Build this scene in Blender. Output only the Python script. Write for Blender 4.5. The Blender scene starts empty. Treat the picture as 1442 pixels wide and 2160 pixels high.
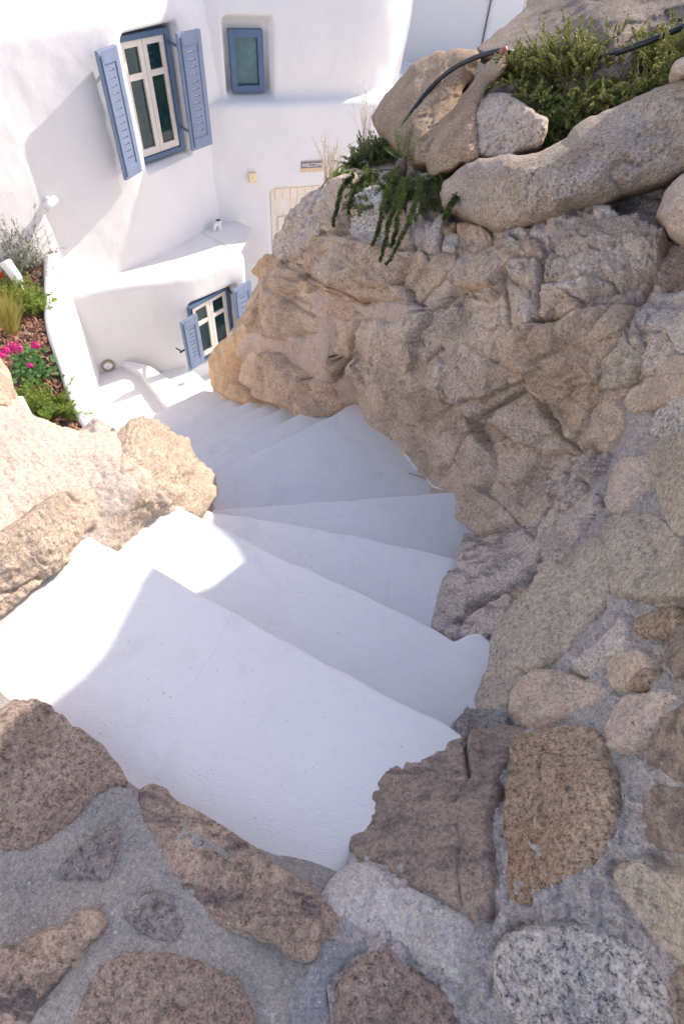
import bpy, bmesh, math, random
import numpy as np
from mathutils import Vector, Matrix

random.seed(7)
rng = np.random.default_rng(11)
scene = bpy.context.scene
col = scene.collection

# ------------------------------------------------------------------ camera
F, CX, CY = 1144.0, 721.0, 1080.0           # focal length and centre in photograph pixels
CAMZ = 1.65                                  # eye height above the top landing
_n = np.array([-91.0, 890.0, F]); _n /= np.linalg.norm(_n)
_up = -_n
_fw = np.array([0, 0, 1.0]) - _up[2] * _up; _fw /= np.linalg.norm(_fw)
_rt = np.cross(_fw, _up)
if _rt[0] < 0: _rt = -_rt
R = np.array([_rt, _fw, _up])                # world = R @ camera(x right, y down, z forward)
CAM = np.array([0.0, 0.0, CAMZ])

cam_d = bpy.data.cameras.new('camera')
cam_d.sensor_fit = 'VERTICAL'; cam_d.sensor_height = 36.0
cam_d.lens = F / 2160.0 * 36.0
cam_d.clip_start = 0.05; cam_d.clip_end = 3000
cam_d.dof.use_dof = True; cam_d.dof.focus_distance = 2.2; cam_d.dof.aperture_fstop = 7.0
cam = bpy.data.objects.new('camera', cam_d); col.objects.link(cam)
m = Matrix.Identity(4)
ax = [R @ np.array([1, 0, 0]), R @ np.array([0, -1, 0]), R @ np.array([0, 0, -1])]
for j in range(3):
    for i in range(3): m[i][j] = float(ax[j][i])
m[2][3] = CAMZ
cam.matrix_world = m
scene.camera = cam

# ------------------------------------------------------------------ sky, sun, exposure
SUN_AZ, SUN_EL = math.radians(48.5), math.radians(35.0)
world = bpy.data.worlds.new('World'); scene.world = world; world.use_nodes = True
wn = world.node_tree; wn.nodes.clear()
wo = wn.nodes.new('ShaderNodeOutputWorld'); wb = wn.nodes.new('ShaderNodeBackground'); ws_ = wn.nodes.new('ShaderNodeTexSky')
ws_.sky_type = 'NISHITA'; ws_.sun_disc = False
ws_.sun_elevation = SUN_EL; ws_.sun_rotation = SUN_AZ
ws_.air_density = 1.0; ws_.dust_density = 1.6; ws_.ozone_density = 1.0
wb.inputs['Strength'].default_value = 0.15
wt = wn.nodes.new('ShaderNodeMix'); wt.data_type = 'RGBA'; wt.blend_type = 'MULTIPLY'; wt.inputs[0].default_value = 1.0
wt.inputs[7].default_value = (1.14, 1.0, 0.98, 1)      # hazy summer sky, a little warmer than clear air
wn.links.new(ws_.outputs[0], wt.inputs[6]); wn.links.new(wt.outputs[2], wb.inputs[0]); wn.links.new(wb.outputs[0], wo.inputs[0])
SUN = np.array([math.sin(SUN_AZ) * math.cos(SUN_EL), math.cos(SUN_AZ) * math.cos(SUN_EL), math.sin(SUN_EL)])
sl = bpy.data.lights.new('sun', 'SUN'); sl.energy = 2.55; sl.angle = math.radians(0.35); sl.color = (1.0, 0.93, 0.83)
so = bpy.data.objects.new('sun', sl); col.objects.link(so)
so.rotation_euler = Vector(-SUN).to_track_quat('-Z', 'Y').to_euler(); so.location = (6, 6, 8)
scene.view_settings.view_transform = 'Standard'; scene.view_settings.look = 'None'
scene.view_settings.exposure = 1.2; scene.view_settings.gamma = 1.0
scene.view_settings.use_curve_mapping = False
scene.render.engine = 'CYCLES'

# ------------------------------------------------------------------ pixel <-> place helpers
def rays(x, y):
    x = np.asarray(x, float); y = np.asarray(y, float)
    c = np.stack([x - CX, y - CY, np.full(x.shape, F)], -1)
    return c @ R.T
def at(x, y, z):
    d = rays(x, y); return CAM + d * ((z - CAMZ) / d[2])
def on_plane(x, y, nrm, c):
    d = rays(x, y); return CAM + d * ((c - CAM @ nrm) / (d @ nrm))

class Field:
    """smooth surface through control points (px, py, z): thin plate spline of inverse distance"""
    def __init__(self, pts):
        p = np.array(pts, float)
        d = rays(p[:, 0], p[:, 1]); t = (p[:, 2] - CAMZ) / d[:, 2]
        self.c = p[:, :2] / 500.0; q = 1.0 / t
        n = len(p); A = np.zeros((n + 3, n + 3))
        A[:n, :n] = self._k(self.c, self.c) + np.eye(n) * 2e-4
        A[:n, n] = 1; A[:n, n + 1:] = self.c; A[n, :n] = 1; A[n + 1:, :n] = self.c.T
        self.w = np.linalg.solve(A, np.concatenate([q, np.zeros(3)]))
    @staticmethod
    def _k(a, b):
        r2 = ((a[:, None, :] - b[None, :, :]) ** 2).sum(-1)
        return 0.5 * r2 * np.log(r2 + 1e-12)
    def t(self, x, y):
        s = np.stack([np.ravel(x), np.ravel(y)], -1) / 500.0
        q = self._k(s, self.c) @ self.w[:-3] + self.w[-3] + s @ self.w[-2:]
        return 1.0 / np.maximum(q, 60.0)
    def p(self, x, y):
        x = np.ravel(np.asarray(x, float)); y = np.ravel(np.asarray(y, float))
        return CAM + rays(x, y) * self.t(x, y)[:, None]
    def n(self, x, y):
        x = np.ravel(np.asarray(x, float)); y = np.ravel(np.asarray(y, float)); e = 6.0
        a = self.p(x + e, y) - self.p(x - e, y); b = self.p(x, y + e) - self.p(x, y - e)
        n = np.cross(b, a); n /= np.linalg.norm(n, axis=1)[:, None]
        v = CAM - self.p(x, y)
        n[(n * v).sum(1) < 0] *= -1
        return n

# ------------------------------------------------------------------ noise (vectorised gradient noise)
_perm = np.random.default_rng(5).permutation(256); _perm = np.concatenate([_perm, _perm, _perm])
_g = np.random.default_rng(6).normal(size=(256, 3)); _g /= np.linalg.norm(_g, axis=1)[:, None]
def noise3(P):
    P = np.asarray(P, float); i = np.floor(P).astype(int); f = P - i; i &= 255
    u = f * f * f * (f * (f * 6 - 15) + 10)
    out = 0
    for dx in (0, 1):
        wx = u[:, 0] if dx else 1 - u[:, 0]
        for dy in (0, 1):
            wy = u[:, 1] if dy else 1 - u[:, 1]
            for dz in (0, 1):
                wz = u[:, 2] if dz else 1 - u[:, 2]
                h = _perm[_perm[_perm[(i[:, 0] + dx) & 255] + ((i[:, 1] + dy) & 255)] + ((i[:, 2] + dz) & 255)]
                g = _g[h]
                out = out + wx * wy * wz * (g[:, 0] * (f[:, 0] - dx) + g[:, 1] * (f[:, 1] - dy) + g[:, 2] * (f[:, 2] - dz))
    return out * 1.5
def fbm(P, octv=4, lac=2.1, gain=0.5):
    a, s, o = 1.0, 0.0, np.asarray(P, float)
    for _ in range(octv):
        s = s + a * noise3(o); o = o * lac + 17.3; a *= gain
    return s
def ridge(P, octv=4, gain=0.5):
    a, s, o = 1.0, 0.0, np.asarray(P, float)
    for _ in range(octv):
        s = s + a * (1 - 2.2 * np.abs(noise3(o))); o = o * 2.15 + 9.1; a *= gain
    return s

# ------------------------------------------------------------------ object helpers
def tag(o, label=None, cat=None, group=None, kind=None):
    if label: o['label'] = label
    if cat: o['category'] = cat
    if group: o['group'] = group
    if kind: o['kind'] = kind
    return o
def thing(name, loc, label=None, cat=None, group=None, kind=None):
    o = bpy.data.objects.new(name, None); o.empty_display_size = 0.1
    o.location = [float(v) for v in loc]; col.objects.link(o)
    return tag(o, label, cat, group, kind)
def link(name, me, mat=None, parent=None, smooth=True):
    o = bpy.data.objects.new(name, me); col.objects.link(o)
    if mat is not None: me.materials.append(mat)
    if smooth: me.polygons.foreach_set('use_smooth', [True] * len(me.polygons))
    if parent is not None:
        o.parent = parent
        w = Vector((0, 0, 0)); q = parent
        while q is not None: w += q.location; q = q.parent
        o.location = -w
    return o
def mesh(name, v, f, mat=None, parent=None, smooth=True):
    me = bpy.data.meshes.new(name)
    me.from_pydata([tuple(map(float, p)) for p in v], [], [tuple(map(int, q)) for q in f]); me.update()
    return link(name, me, mat, parent, smooth)
def quads(name, v, q, mat=None, parent=None, smooth=True):
    """fast build from numpy arrays: v (n,3), q (m,4)"""
    v = np.asarray(v, np.float32); q = np.asarray(q, np.int32)
    me = bpy.data.meshes.new(name); k = q.shape[1]
    me.vertices.add(len(v)); me.vertices.foreach_set('co', v.ravel())
    me.loops.add(q.size); me.loops.foreach_set('vertex_index', q.ravel())
    me.polygons.add(len(q)); me.polygons.foreach_set('loop_start', np.arange(len(q), dtype=np.int32) * k)
    me.update(calc_edges=True); me.validate()
    return link(name, me, mat, parent, smooth)
def bevel(o, w, seg=2, ang=40):
    b = o.modifiers.new('bevel', 'BEVEL'); b.width = w; b.segments = seg
    b.limit_method = 'ANGLE'; b.angle_limit = math.radians(ang); return o

class MB:
    """collects boxes, bars and tubes into one mesh"""
    def __init__(self): self.v = []; self.f = []
    def add(self, v, f):
        b = len(self.v); self.v += [tuple(map(float, p)) for p in v]; self.f += [tuple(b + i for i in q) for q in f]; return self
    def box(self, o, a, b, c):
        o, a, b, c = (np.asarray(x, float) for x in (o, a, b, c))
        v = [o, o + a, o + a + b, o + b, o + c, o + a + c, o + a + b + c, o + b + c]
        f = [(0, 3, 2, 1), (4, 5, 6, 7), (0, 1, 5, 4), (1, 2, 6, 5), (2, 3, 7, 6), (3, 0, 4, 7)]
        if np.dot(np.cross(a, b), c) < 0: f = [q[::-1] for q in f]
        return self.add(v, f)
    def tube(self, pts, r, n=8, cap=True):
        pts = [np.asarray(p, float) for p in pts]; k = len(pts)
        rr = r if hasattr(r, '__len__') else [r] * k
        v = []; prev = None
        for i, p in enumerate(pts):
            d = pts[min(i + 1, k - 1)] - pts[max(i - 1, 0)]; d = d / (np.linalg.norm(d) + 1e-9)
            if prev is None:
                a = np.cross(d, [0, 0, 1.0]); a = a if np.linalg.norm(a) > 1e-3 else np.cross(d, [0, 1.0, 0])
            else: a = prev - d * np.dot(prev, d)
            a = a / np.linalg.norm(a); prev = a; b = np.cross(d, a)
            for j in range(n):
                t = 2 * math.pi * j / n
                v.append(p + rr[i] * (math.cos(t) * a + math.sin(t) * b))
        f = [(i * n + j, i * n + (j + 1) % n, (i + 1) * n + (j + 1) % n, (i + 1) * n + j) for i in range(k - 1) for j in range(n)]
        if cap: f += [tuple(range(n))[::-1], tuple((k - 1) * n + j for j in range(n))]
        return self.add(v, f)
    def build(self, name, mat, parent=None, smooth=False):
        return mesh(name, self.v, self.f, mat, parent, smooth)

# ------------------------------------------------------------------ materials
MAT = {}
def nodes(name):
    m = bpy.data.materials.new(name); m.use_nodes = True; MAT[name] = m
    nt = m.node_tree; nt.nodes.clear()
    out = nt.nodes.new('ShaderNodeOutputMaterial'); b = nt.nodes.new('ShaderNodeBsdfPrincipled')
    nt.links.new(b.outputs[0], out.inputs[0])
    return m, nt, b
def N(nt, typ, **kw):
    n = nt.nodes.new(typ)
    for k, v in kw.items():
        if k in n.inputs.keys(): n.inputs[k].default_value = v
        else: setattr(n, k, v)
    return n
def tex(nt, co, scale, detail=4, rough=0.55, typ='noise', dist=0.0):
    if typ == 'noise':
        n = N(nt, 'ShaderNodeTexNoise'); n.inputs['Scale'].default_value = scale
        n.inputs['Detail'].default_value = detail; n.inputs['Roughness'].default_value = rough
        n.inputs['Distortion'].default_value = dist
    else:
        n = N(nt, 'ShaderNodeTexVoronoi'); n.inputs['Scale'].default_value = scale
    nt.links.new(co, n.inputs['Vector']); return n
def ramp(nt, fac, stops):
    r = nt.nodes.new('ShaderNodeValToRGB'); e = r.color_ramp.elements
    while len(e) < len(stops): e.new(0.5)
    for i, (p, c) in enumerate(stops):
        e[i].position = p; e[i].color = (c, c, c, 1) if not hasattr(c, '__len__') else (*c, 1)
    nt.links.new(fac, r.inputs[0]); return r.outputs[0]
def mix(nt, fac, a, b, mode='MIX'):
    n = nt.nodes.new('ShaderNodeMix'); n.data_type = 'RGBA'; n.blend_type = mode
    for s, v in ((n.inputs[0], fac), (n.inputs[6], a), (n.inputs[7], b)):
        if hasattr(v, 'links'): nt.links.new(v, s)
        elif hasattr(v, '__len__'): s.default_value = (*v, 1)
        else: s.default_value = v
    return n.outputs[2]
def bump(nt, b, h, strength=0.4, dist=0.01, prev=None):
    n = nt.nodes.new('ShaderNodeBump'); n.inputs['Strength'].default_value = strength; n.inputs['Distance'].default_value = dist
    nt.links.new(h, n.inputs['Height'])
    if prev is not None: nt.links.new(prev, n.inputs['Normal'])
    nt.links.new(n.outputs[0], b.inputs['Normal']); return n.outputs[0]
def coords(nt, scale=(1, 1, 1), rot=(0, 0, 0)):
    tc = nt.nodes.new('ShaderNodeTexCoord'); mp = nt.nodes.new('ShaderNodeMapping')
    mp.inputs['Scale'].default_value = scale; mp.inputs['Rotation'].default_value = rot
    nt.links.new(tc.outputs['Object'], mp.inputs[0]); return mp.outputs[0]

def rock_mat(name, light, mid, dark, grain=190, stripes=False, speck=0.5, stain=None, pits=0.6, bs=0.95, k=2.4):
    cap = min(1.0, .86 / (max(light) * k * 1.07))
    light, mid, dark = (tuple(v * k * cap * w_ for v, w_ in zip(c_, (1.07, 1.0, .90))) for c_ in (light, mid, dark))
    m, nt, b = nodes(name); co = coords(nt)
    big = tex(nt, co, 5.5, 5, 0.6, dist=0.6).outputs[0]
    c = mix(nt, ramp(nt, big, [(0.36, 0), (0.62, 1)]), mid, light)
    med = tex(nt, co, 17, 6, 0.65).outputs[0]
    c = mix(nt, ramp(nt, med, [(0.56, 0), (0.76, 0.45)]), c, dark)
    if stain is not None:
        st = tex(nt, co, 3.7, 5, 0.6, dist=0.8).outputs[0]
        c = mix(nt, ramp(nt, st, [(0.46, 0), (0.68, 0.7)]), c, stain)
    if stripes:
        co2 = coords(nt, (2.5, 11, 11), (0.5, 0.25, 0.6))
        sg = tex(nt, co2, 1.5, 7, 0.68, dist=.5).outputs[0]
        c = mix(nt, ramp(nt, sg, [(0.48, 0), (0.60, 0.9)]), c, dark)
    wz = tex(nt, co, 2.3, 6, 0.65, dist=1.0).outputs[0]               # weathering and lichen in broad patches
    c = mix(nt, ramp(nt, wz, [(0.53, 0), (0.70, 0.4)]), c, tuple(v * .62 + .03 for v in mid))
    gr = tex(nt, co, grain * .46, 4, 0.75).outputs[0]
    g2 = tex(nt, co, grain * 1.3, 2, 0.6).outputs[0]
    gm = mix(nt, 0.35, gr, g2)
    lo, hi = 1 - .9 * speck, 1 + .8 * speck
    c = mix(nt, 1.0, c, ramp(nt, gm, [(0.38, max(lo, .1)), (0.48, 1.0), (0.60, hi)]), 'MULTIPLY')
    pt = tex(nt, co, 38, 5, 0.75).outputs[0]
    pm = ramp(nt, pt, [(0.29, 1), (0.35, 0)])
    c = mix(nt, pm, c, tuple(v * (1 - pits) for v in dark))
    nt.links.new(c, b.inputs['Base Color']); b.inputs['Roughness'].default_value = 0.92
    b.inputs['Specular IOR Level'].default_value = 0.2
    n1 = bump(nt, b, tex(nt, co, 16, 10, 0.75).outputs[0], 0.9 * bs, 0.05)
    n2 = bump(nt, b, gm, 0.9 * bs, 0.014, n1)
    bump(nt, b, pm, -0.6 * bs, 0.010, n2)
    return m
rock_mat('rock_warm', (.45, .36, .285), (.375, .30, .24), (.21, .18, .16), stain=(.43, .30, .20))
rock_mat('rock_grey_warm', (.43, .365, .315), (.355, .305, .265), (.19, .172, .162), stain=(.40, .31, .235))
rock_mat('rock_orange', (.55, .41, .29), (.47, .33, .22), (.28, .2, .15), stain=(.55, .36, .2))
rock_mat('rock_cool', (.37, .34, .32), (.29, .27, .26), (.14, .135, .135), speck=.5)
rock_mat('rock_green', (.345, .31, .265), (.28, .255, .225), (.16, .15, .14), grain=150, k=1.90)
rock_mat('rock_granite', (.40, .385, .375), (.32, .31, .305), (.13, .13, .135), grain=150, speck=.85, k=1.70)
rock_mat('rock_pink', (.43, .37, .335), (.36, .31, .285), (.21, .185, .175), grain=170, speck=.5)
rock_mat('rock_brown', (.285, .235, .205), (.225, .19, .17), (.135, .12, .115), stripes=True, speck=.45, k=1.75)
rock_mat('rock_rust', (.32, .25, .195), (.25, .195, .155), (.13, .112, .1), stain=(.36, .21, .12), grain=150, speck=.75, k=1.65)
rock_mat('rock_red', (.275, .225, .20), (.225, .185, .165), (.12, .105, .10), stain=(.25, .185, .15), grain=150, speck=.65, k=1.75)
rock_mat('rock_dark', (.20, .19, .19), (.15, .145, .15), (.07, .07, .075), grain=130, speck=.6, k=1.90)
rock_mat('rock_banded', (.36, .285, .235), (.25, .205, .18), (.085, .08, .085), stripes=True, grain=140, k=1.75)
rock_mat('rock_pale', (.44, .37, .31), (.39, .325, .27), (.25, .205, .17), stain=(.38, .295, .225), speck=.45)
rock_mat('boulder_grey', (.40, .35, .31), (.32, .275, .24), (.16, .15, .148), stain=(.40, .29, .20), speck=.6, k=1.55)
rock_mat('boulder_brown', (.40, .31, .235), (.31, .235, .175), (.16, .132, .115), stain=(.40, .26, .16), speck=.6, k=1.4)
rock_mat('rock_dark_slope', (.31, .265, .24), (.25, .215, .195), (.13, .12, .115), stain=(.33, .24, .17), speck=.6, k=1.3)  # darker rock colour for the slope behind the shrubs
rock_mat('rock_slate', (.40, .355, .325), (.325, .29, .27), (.185, .17, .165), stripes=True)

def mortar_mat(name, a, b_, d, bs=0.5, sc=1.0, warm=None):
    m, nt, b = nodes(name); co = coords(nt)
    big = tex(nt, co, 3.1, 6, 0.6, dist=0.5).outputs[0]
    c = mix(nt, ramp(nt, big, [(0.35, 0), (0.65, 1)]), a, b_)
    if warm:                                         # another, pinker mortar was used on the natural rock than in the masonry
        sx = nt.nodes.new('ShaderNodeSeparateXYZ'); nt.links.new(co, sx.inputs[0])
        mm = nt.nodes.new('ShaderNodeMath'); mm.operation = 'MULTIPLY_ADD'; mm.inputs[1].default_value = -.9
        nt.links.new(sx.outputs[0], mm.inputs[0]); nt.links.new(sx.outputs[1], mm.inputs[2])
        cw = mix(nt, ramp(nt, big, [(0.35, 0), (0.65, 1)]), warm[0], warm[1])
        c = mix(nt, ramp(nt, mm.outputs[0], [(0.6, 0), (0.95, 1)]), c, cw)
    dn = tex(nt, co, 12, 6, 0.65).outputs[0]
    c = mix(nt, ramp(nt, dn, [(0.52, 0), (0.75, 0.6)]), c, d)
    gr = tex(nt, co, 240, 2, 0.6).outputs[0]
    g3 = tex(nt, co, 95, 5, 0.75).outputs[0]
    c = mix(nt, 1.0, c, ramp(nt, gr, [(0.35, 0.8), (0.65, 1.18)]), 'MULTIPLY')
    c = mix(nt, 1.0, c, ramp(nt, g3, [(0.33, .66), (0.5, 1.0), (0.66, 1.25)]), 'MULTIPLY')
    ph = tex(nt, co, 30, 6, 0.75).outputs[0]
    c = mix(nt, ramp(nt, ph, [(0.30, .8), (0.36, 0)]), c, tuple(v * .3 for v in d))
    sp = tex(nt, co, 90, 2, 0.5).outputs[0]
    c = mix(nt, ramp(nt, sp, [(0.69, 0), (0.72, 0.7)]), c, (.6, .58, .56))
    nt.links.new(c, b.inputs['Base Color']); b.inputs['Roughness'].default_value = 0.9
    b.inputs['Specular IOR Level'].default_value = 0.25
    n1 = bump(nt, b, tex(nt, co, 20 * sc, 10, 0.72).outputs[0], 0.7 * bs, 0.035)
    bump(nt, b, tex(nt, co, 110, 4, .7).outputs[0], 0.5 * bs, 0.006, n1)
    return m
mortar_mat('mortar_warm', (.66, .51, .41), (.58, .455, .37), (.46, .36, .295), 1.2)
mortar_mat('mortar_grey', (.78, .70, .635), (.69, .625, .57), (.50, .455, .425), 2.4, warm=((.56, .44, .375), (.47, .375, .325)))
mortar_mat('mortar_floor', (.37, .34, .295), (.285, .27, .245), (.195, .187, .178), .9)
mortar_mat('mortar_sun', (.55, .45, .37), (.49, .40, .33), (.40, .315, .25), .7)
mortar_mat('cement_patch', (.50, .46, .41), (.42, .385, .34), (.28, .235, .185), .5)

def plaster(name, base=(.82, .82, .82), bs=0.35, fine=0.25, dirt=0.0, specks=0.0, wear=False):
    m, nt, b = nodes(name); co = coords(nt)
    big = tex(nt, co, 2.2, 5, 0.6).outputs[0]
    c = mix(nt, ramp(nt, big, [(0.3, 0), (0.7, 1)]), tuple(v * .97 for v in base), base)
    if dirt:
        dn = tex(nt, co, 7, 7, 0.7).outputs[0]
        c = mix(nt, ramp(nt, dn, [(0.55, 0), (0.8, dirt)]), c, (.60, .56, .50))
    if wear:                                         # foot wear, patched coats and brush drag
        w1 = tex(nt, co, 3.2, 9, 0.72, dist=1.5).outputs[0]
        c = mix(nt, ramp(nt, w1, [(0.53, 0), (0.66, 0.5)]), c, (.60, .585, .57))
        w2 = tex(nt, coords(nt, (1.2, 9, 3), (0, 0, .45)), 9, 6, 0.7).outputs[0]
        c = mix(nt, 1.0, c, ramp(nt, w2, [(0.35, .98), (0.65, 1.01)]), 'MULTIPLY')
    if specks:
        sp = tex(nt, co, 85, 2, 0.5).outputs[0]
        c = mix(nt, ramp(nt, sp, [(0.715, 0), (0.735, specks)]), c, (.30, .28, .26))
    nt.links.new(c, b.inputs['Base Color']); b.inputs['Roughness'].default_value = 0.85
    b.inputs['Specular IOR Level'].default_value = 0.3
    n1 = bump(nt, b, tex(nt, co, 5, 5, 0.55).outputs[0], bs, 0.03)
    bump(nt, b, tex(nt, coords(nt, (1, 2.5, 1), (0, 0, 0.5)), 70, 6, 0.7).outputs[0], fine, 0.006, n1)
    return m
plaster('plaster_house', (.70, .69, .68), .25, .15, dirt=.12)
plaster('plaster_steps', (.715, .71, .70), .30, .42, dirt=.30, specks=.6, wear=True)
plaster('plaster_cream', (.78, .74, .69), .2, .1)

def plain(name, c, rough=0.6, metal=0.0, var=0.12, sc=30, bs=0.1):
    m, nt, b = nodes(name); co = coords(nt)
    n = tex(nt, co, sc, 5, 0.6).outputs[0]
    cc = mix(nt, ramp(nt, n, [(0.3, 0), (0.7, 1)]), tuple(v * (1 - var) for v in c), tuple(min(1, v * (1 + var)) for v in c))
    nt.links.new(cc, b.inputs['Base Color']); b.inputs['Roughness'].default_value = rough; b.inputs['Metallic'].default_value = metal
    if bs: bump(nt, b, n, bs, 0.004)
    return m
plain('blue_paint', (.175, .22, .325), .45, 0, .08, 14)
plain('blue_frame', (.075, .13, .225), .45, 0, .08, 14)
plain('cream_paint', (.74, .68, .60), .5, 0, .05, 20)
plain('door_paint', (.72, .63, .53), .5, 0, .05, 20)
plain('iron', (.03, .03, .035), .5, .3)
plain('rubber', (.018, .02, .024), .45)
plain('red_plastic', (.38, .13, .11), .5)
plain('white_plastic', (.8, .8, .78), .4)
plain('yellow_plastic', (.75, .60, .36), .5)
plain('bronze', (.30, .24, .17), .45, .3)
plain('sign_wood', (.62, .47, .32), .7, 0, .2, 60)
plain('sign_dark', (.17, .15, .16), .7, 0, .15, 60)
plain('soil', (.20, .17, .15), .95, 0, .4, 25, .8)
plain('bark', (.30, .155, .10), .9, 0, .45, 60, .4)
plain('stem_brown', (.20, .15, .10), .9, 0, .3, 60)
plain('stone_dust', (.42, .37, .33), .95, 0, .2, 40, .5)

def glass_mat(name, c, c2):
    m, nt, b = nodes(name); co = coords(nt)
    n = tex(nt, co, 5, 4, .6, dist=1.2).outputs[0]
    nt.links.new(mix(nt, ramp(nt, n, [(.45, 0), (.65, 1)]), c, c2), b.inputs['Base Color'])
    b.inputs['Roughness'].default_value = 0.06; b.inputs['IOR'].default_value = 1.5
    return m
glass_mat('glass', (.006, .03, .034), (.02, .055, .04))
glass_mat('glass_frost', (.05, .13, .14), (.085, .19, .185)); MAT['glass_frost'].node_tree.nodes['Principled BSDF'].inputs['Roughness'].default_value = .25

def leaf_mat(name, a, b_, tip, sc=9):
    m, nt, b = nodes(name); co = coords(nt)
    n = tex(nt, co, sc, 3, .6).outputs[0]; n2 = tex(nt, co, 90, 2, .6).outputs[0]
    c = mix(nt, ramp(nt, n, [(.38, 0), (.62, 1)]), a, b_)
    c = mix(nt, ramp(nt, n2, [(.5, 0), (.72, .8)]), c, tip)
    nt.links.new(c, b.inputs['Base Color']); b.inputs['Roughness'].default_value = .55
    tr = nt.nodes.new('ShaderNodeBsdfTranslucent'); nt.links.new(c, tr.inputs[0])
    ms = nt.nodes.new('ShaderNodeMixShader'); ms.inputs[0].default_value = .35
    out = [x for x in nt.nodes if x.type == 'OUTPUT_MATERIAL'][0]
    nt.links.new(b.outputs[0], ms.inputs[1]); nt.links.new(tr.outputs[0], ms.inputs[2]); nt.links.new(ms.outputs[0], out.inputs[0])
    return m
leaf_mat('leaf_trailing', (.085, .13, .035), (.15, .185, .05), (.28, .28, .085), 14)
leaf_mat('leaf_shrub', (.15, .185, .045), (.31, .315, .085), (.52, .48, .17), 13)
leaf_mat('leaf_bright', (.16, .27, .035), (.27, .37, .055), (.42, .48, .10))
leaf_mat('leaf_grey', (.16, .19, .13), (.22, .25, .18), (.30, .32, .24))
leaf_mat('leaf_cycad', (.055, .11, .03), (.13, .16, .035), (.34, .30, .10))
leaf_mat('leaf_geranium', (.06, .16, .04), (.10, .22, .05), (.14, .28, .08))
leaf_mat('grass_dry', (.45, .34, .21), (.55, .43, .28), (.62, .50, .36))
leaf_mat('grass_gold', (.40, .36, .08), (.50, .45, .14), (.55, .52, .2))
leaf_mat('grass_orange', (.45, .24, .10), (.50, .30, .14), (.55, .36, .2))
leaf_mat('petal_pink', (.62, .015, .22), (.72, .03, .30), (.8, .12, .42))
leaf_mat('petal_red', (.75, .09, .015), (.82, .14, .02), (.85, .2, .04))
leaf_mat('petal_lavender', (.10, .08, .13), (.15, .11, .18), (.2, .15, .25))

# ------------------------------------------------------------------ rock pieces
def resample(poly, step, jit=0.0, seed=0):
    P = np.array(poly, float)
    A, B = P, np.roll(P, -1, 0)                       # one corner cutting pass
    P = np.stack([A * .89 + B * .11, A * .11 + B * .89], 1).reshape(-1, 2)
    seg = np.roll(P, -1, 0) - P; L = np.hypot(seg[:, 0], seg[:, 1]); c = np.concatenate([[0], np.cumsum(L)])
    n = max(12, int(c[-1] / step)); s = np.arange(n) * c[-1] / n
    k = np.searchsorted(c, s, 'right') - 1; k = np.minimum(k, len(P) - 1); f = (s - c[k]) / np.maximum(L[k], 1e-6)
    Q = P[k] + seg[k] * f[:, None]
    if jit:
        z = np.stack([Q[:, 0] / 22, Q[:, 1] / 22, np.full(n, seed * 3.7)], -1)
        Q = Q + jit * np.stack([fbm(z, 3), fbm(z + 31.7, 3)], -1)
    return Q
def sdist(P, poly):
    a = poly; b = np.roll(poly, -1, 0); ab = b - a; n = len(P)
    best = np.full(n, 1e18); near = np.zeros((n, 2)); ins = np.zeros(n, bool)
    for i in range(len(a)):
        ap = P - a[i]; t = np.clip((ap @ ab[i]) / (ab[i] @ ab[i] + 1e-12), 0, 1)
        q = a[i] + t[:, None] * ab[i]; d = ((P - q) ** 2).sum(1)
        m_ = d < best; best[m_] = d[m_]; near[m_] = q[m_]
        c = (a[i, 1] > P[:, 1]) != (b[i, 1] > P[:, 1])
        xi = a[i, 0] + (P[:, 1] - a[i, 1]) * ab[i, 0] / (ab[i, 1] if abs(ab[i, 1]) > 1e-9 else 1e-9)
        ins ^= c & (P[:, 0] < xi)
    d = np.sqrt(best); return np.where(ins, d, -d), near
def poly_grid(poly, g):
    lo = np.floor(poly.min(0) / g).astype(int) - 1; hi = np.ceil(poly.max(0) / g).astype(int) + 1
    X, Y = np.meshgrid(np.arange(lo[0], hi[0] + 1) * g, np.arange(lo[1], hi[1] + 1) * g)
    P = np.stack([X.ravel(), Y.ravel()], -1).astype(float); w = X.shape[1]; h = X.shape[0]
    d, near = sdist(P, poly)
    idx = np.arange(w * h).reshape(h, w)
    q = np.stack([idx[:-1, :-1], idx[:-1, 1:], idx[1:, 1:], idx[1:, :-1]], -1).reshape(-1, 4)
    q = q[(d[q] > 0).any(1)]
    snap = d < 0; P[snap] = near[snap]; d = np.maximum(d, 0)
    used = np.unique(q); mp = np.full(w * h, -1); mp[used] = np.arange(len(used))
    return P[used], d[used], mp[q]
def rough(P, seed, big, fine, fb=4.0, ff=22.0):
    S = P + seed * 7.31
    return big * (0.6 * fbm(S * fb, 3) + 0.4 * ridge(S * fb * 1.3, 2) - .2) + fine * (0.5 * ridge(S * ff, 3) + 0.5 * fbm(S * ff * 1.7, 3)) + fine * .45 * noise3(S * ff * 3.1)
def facets(W, n, seed, size, slope):
    """angular broken faces: lower envelope of random tilted planes over each cell"""
    r = np.random.default_rng(seed + 100); c = W.mean(0); nm = n.mean(0); nm /= np.linalg.norm(nm)
    a = np.cross(nm, [0.3, 0.2, 1.0]); a /= np.linalg.norm(a); b = np.cross(nm, a)
    p = np.stack([(W - c) @ a, (W - c) @ b], -1); p = p + .10 * size * np.stack([fbm(W * 3 + seed, 2), fbm(W * 3 + seed + 5, 2)], -1)
    lo, hi = p.min(0), p.max(0); k = int(np.clip(np.prod(hi - lo) / size ** 2, 3, 40))
    h = np.full(len(p), 1e9)
    for _ in range(k):
        s0 = lo + r.random(2) * (hi - lo); g = r.normal(size=2) * slope
        h = np.minimum(h, (p - s0) @ g + r.random() * slope * size * .4)
    return np.clip(h - np.median(h), -.07, .07)
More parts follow.
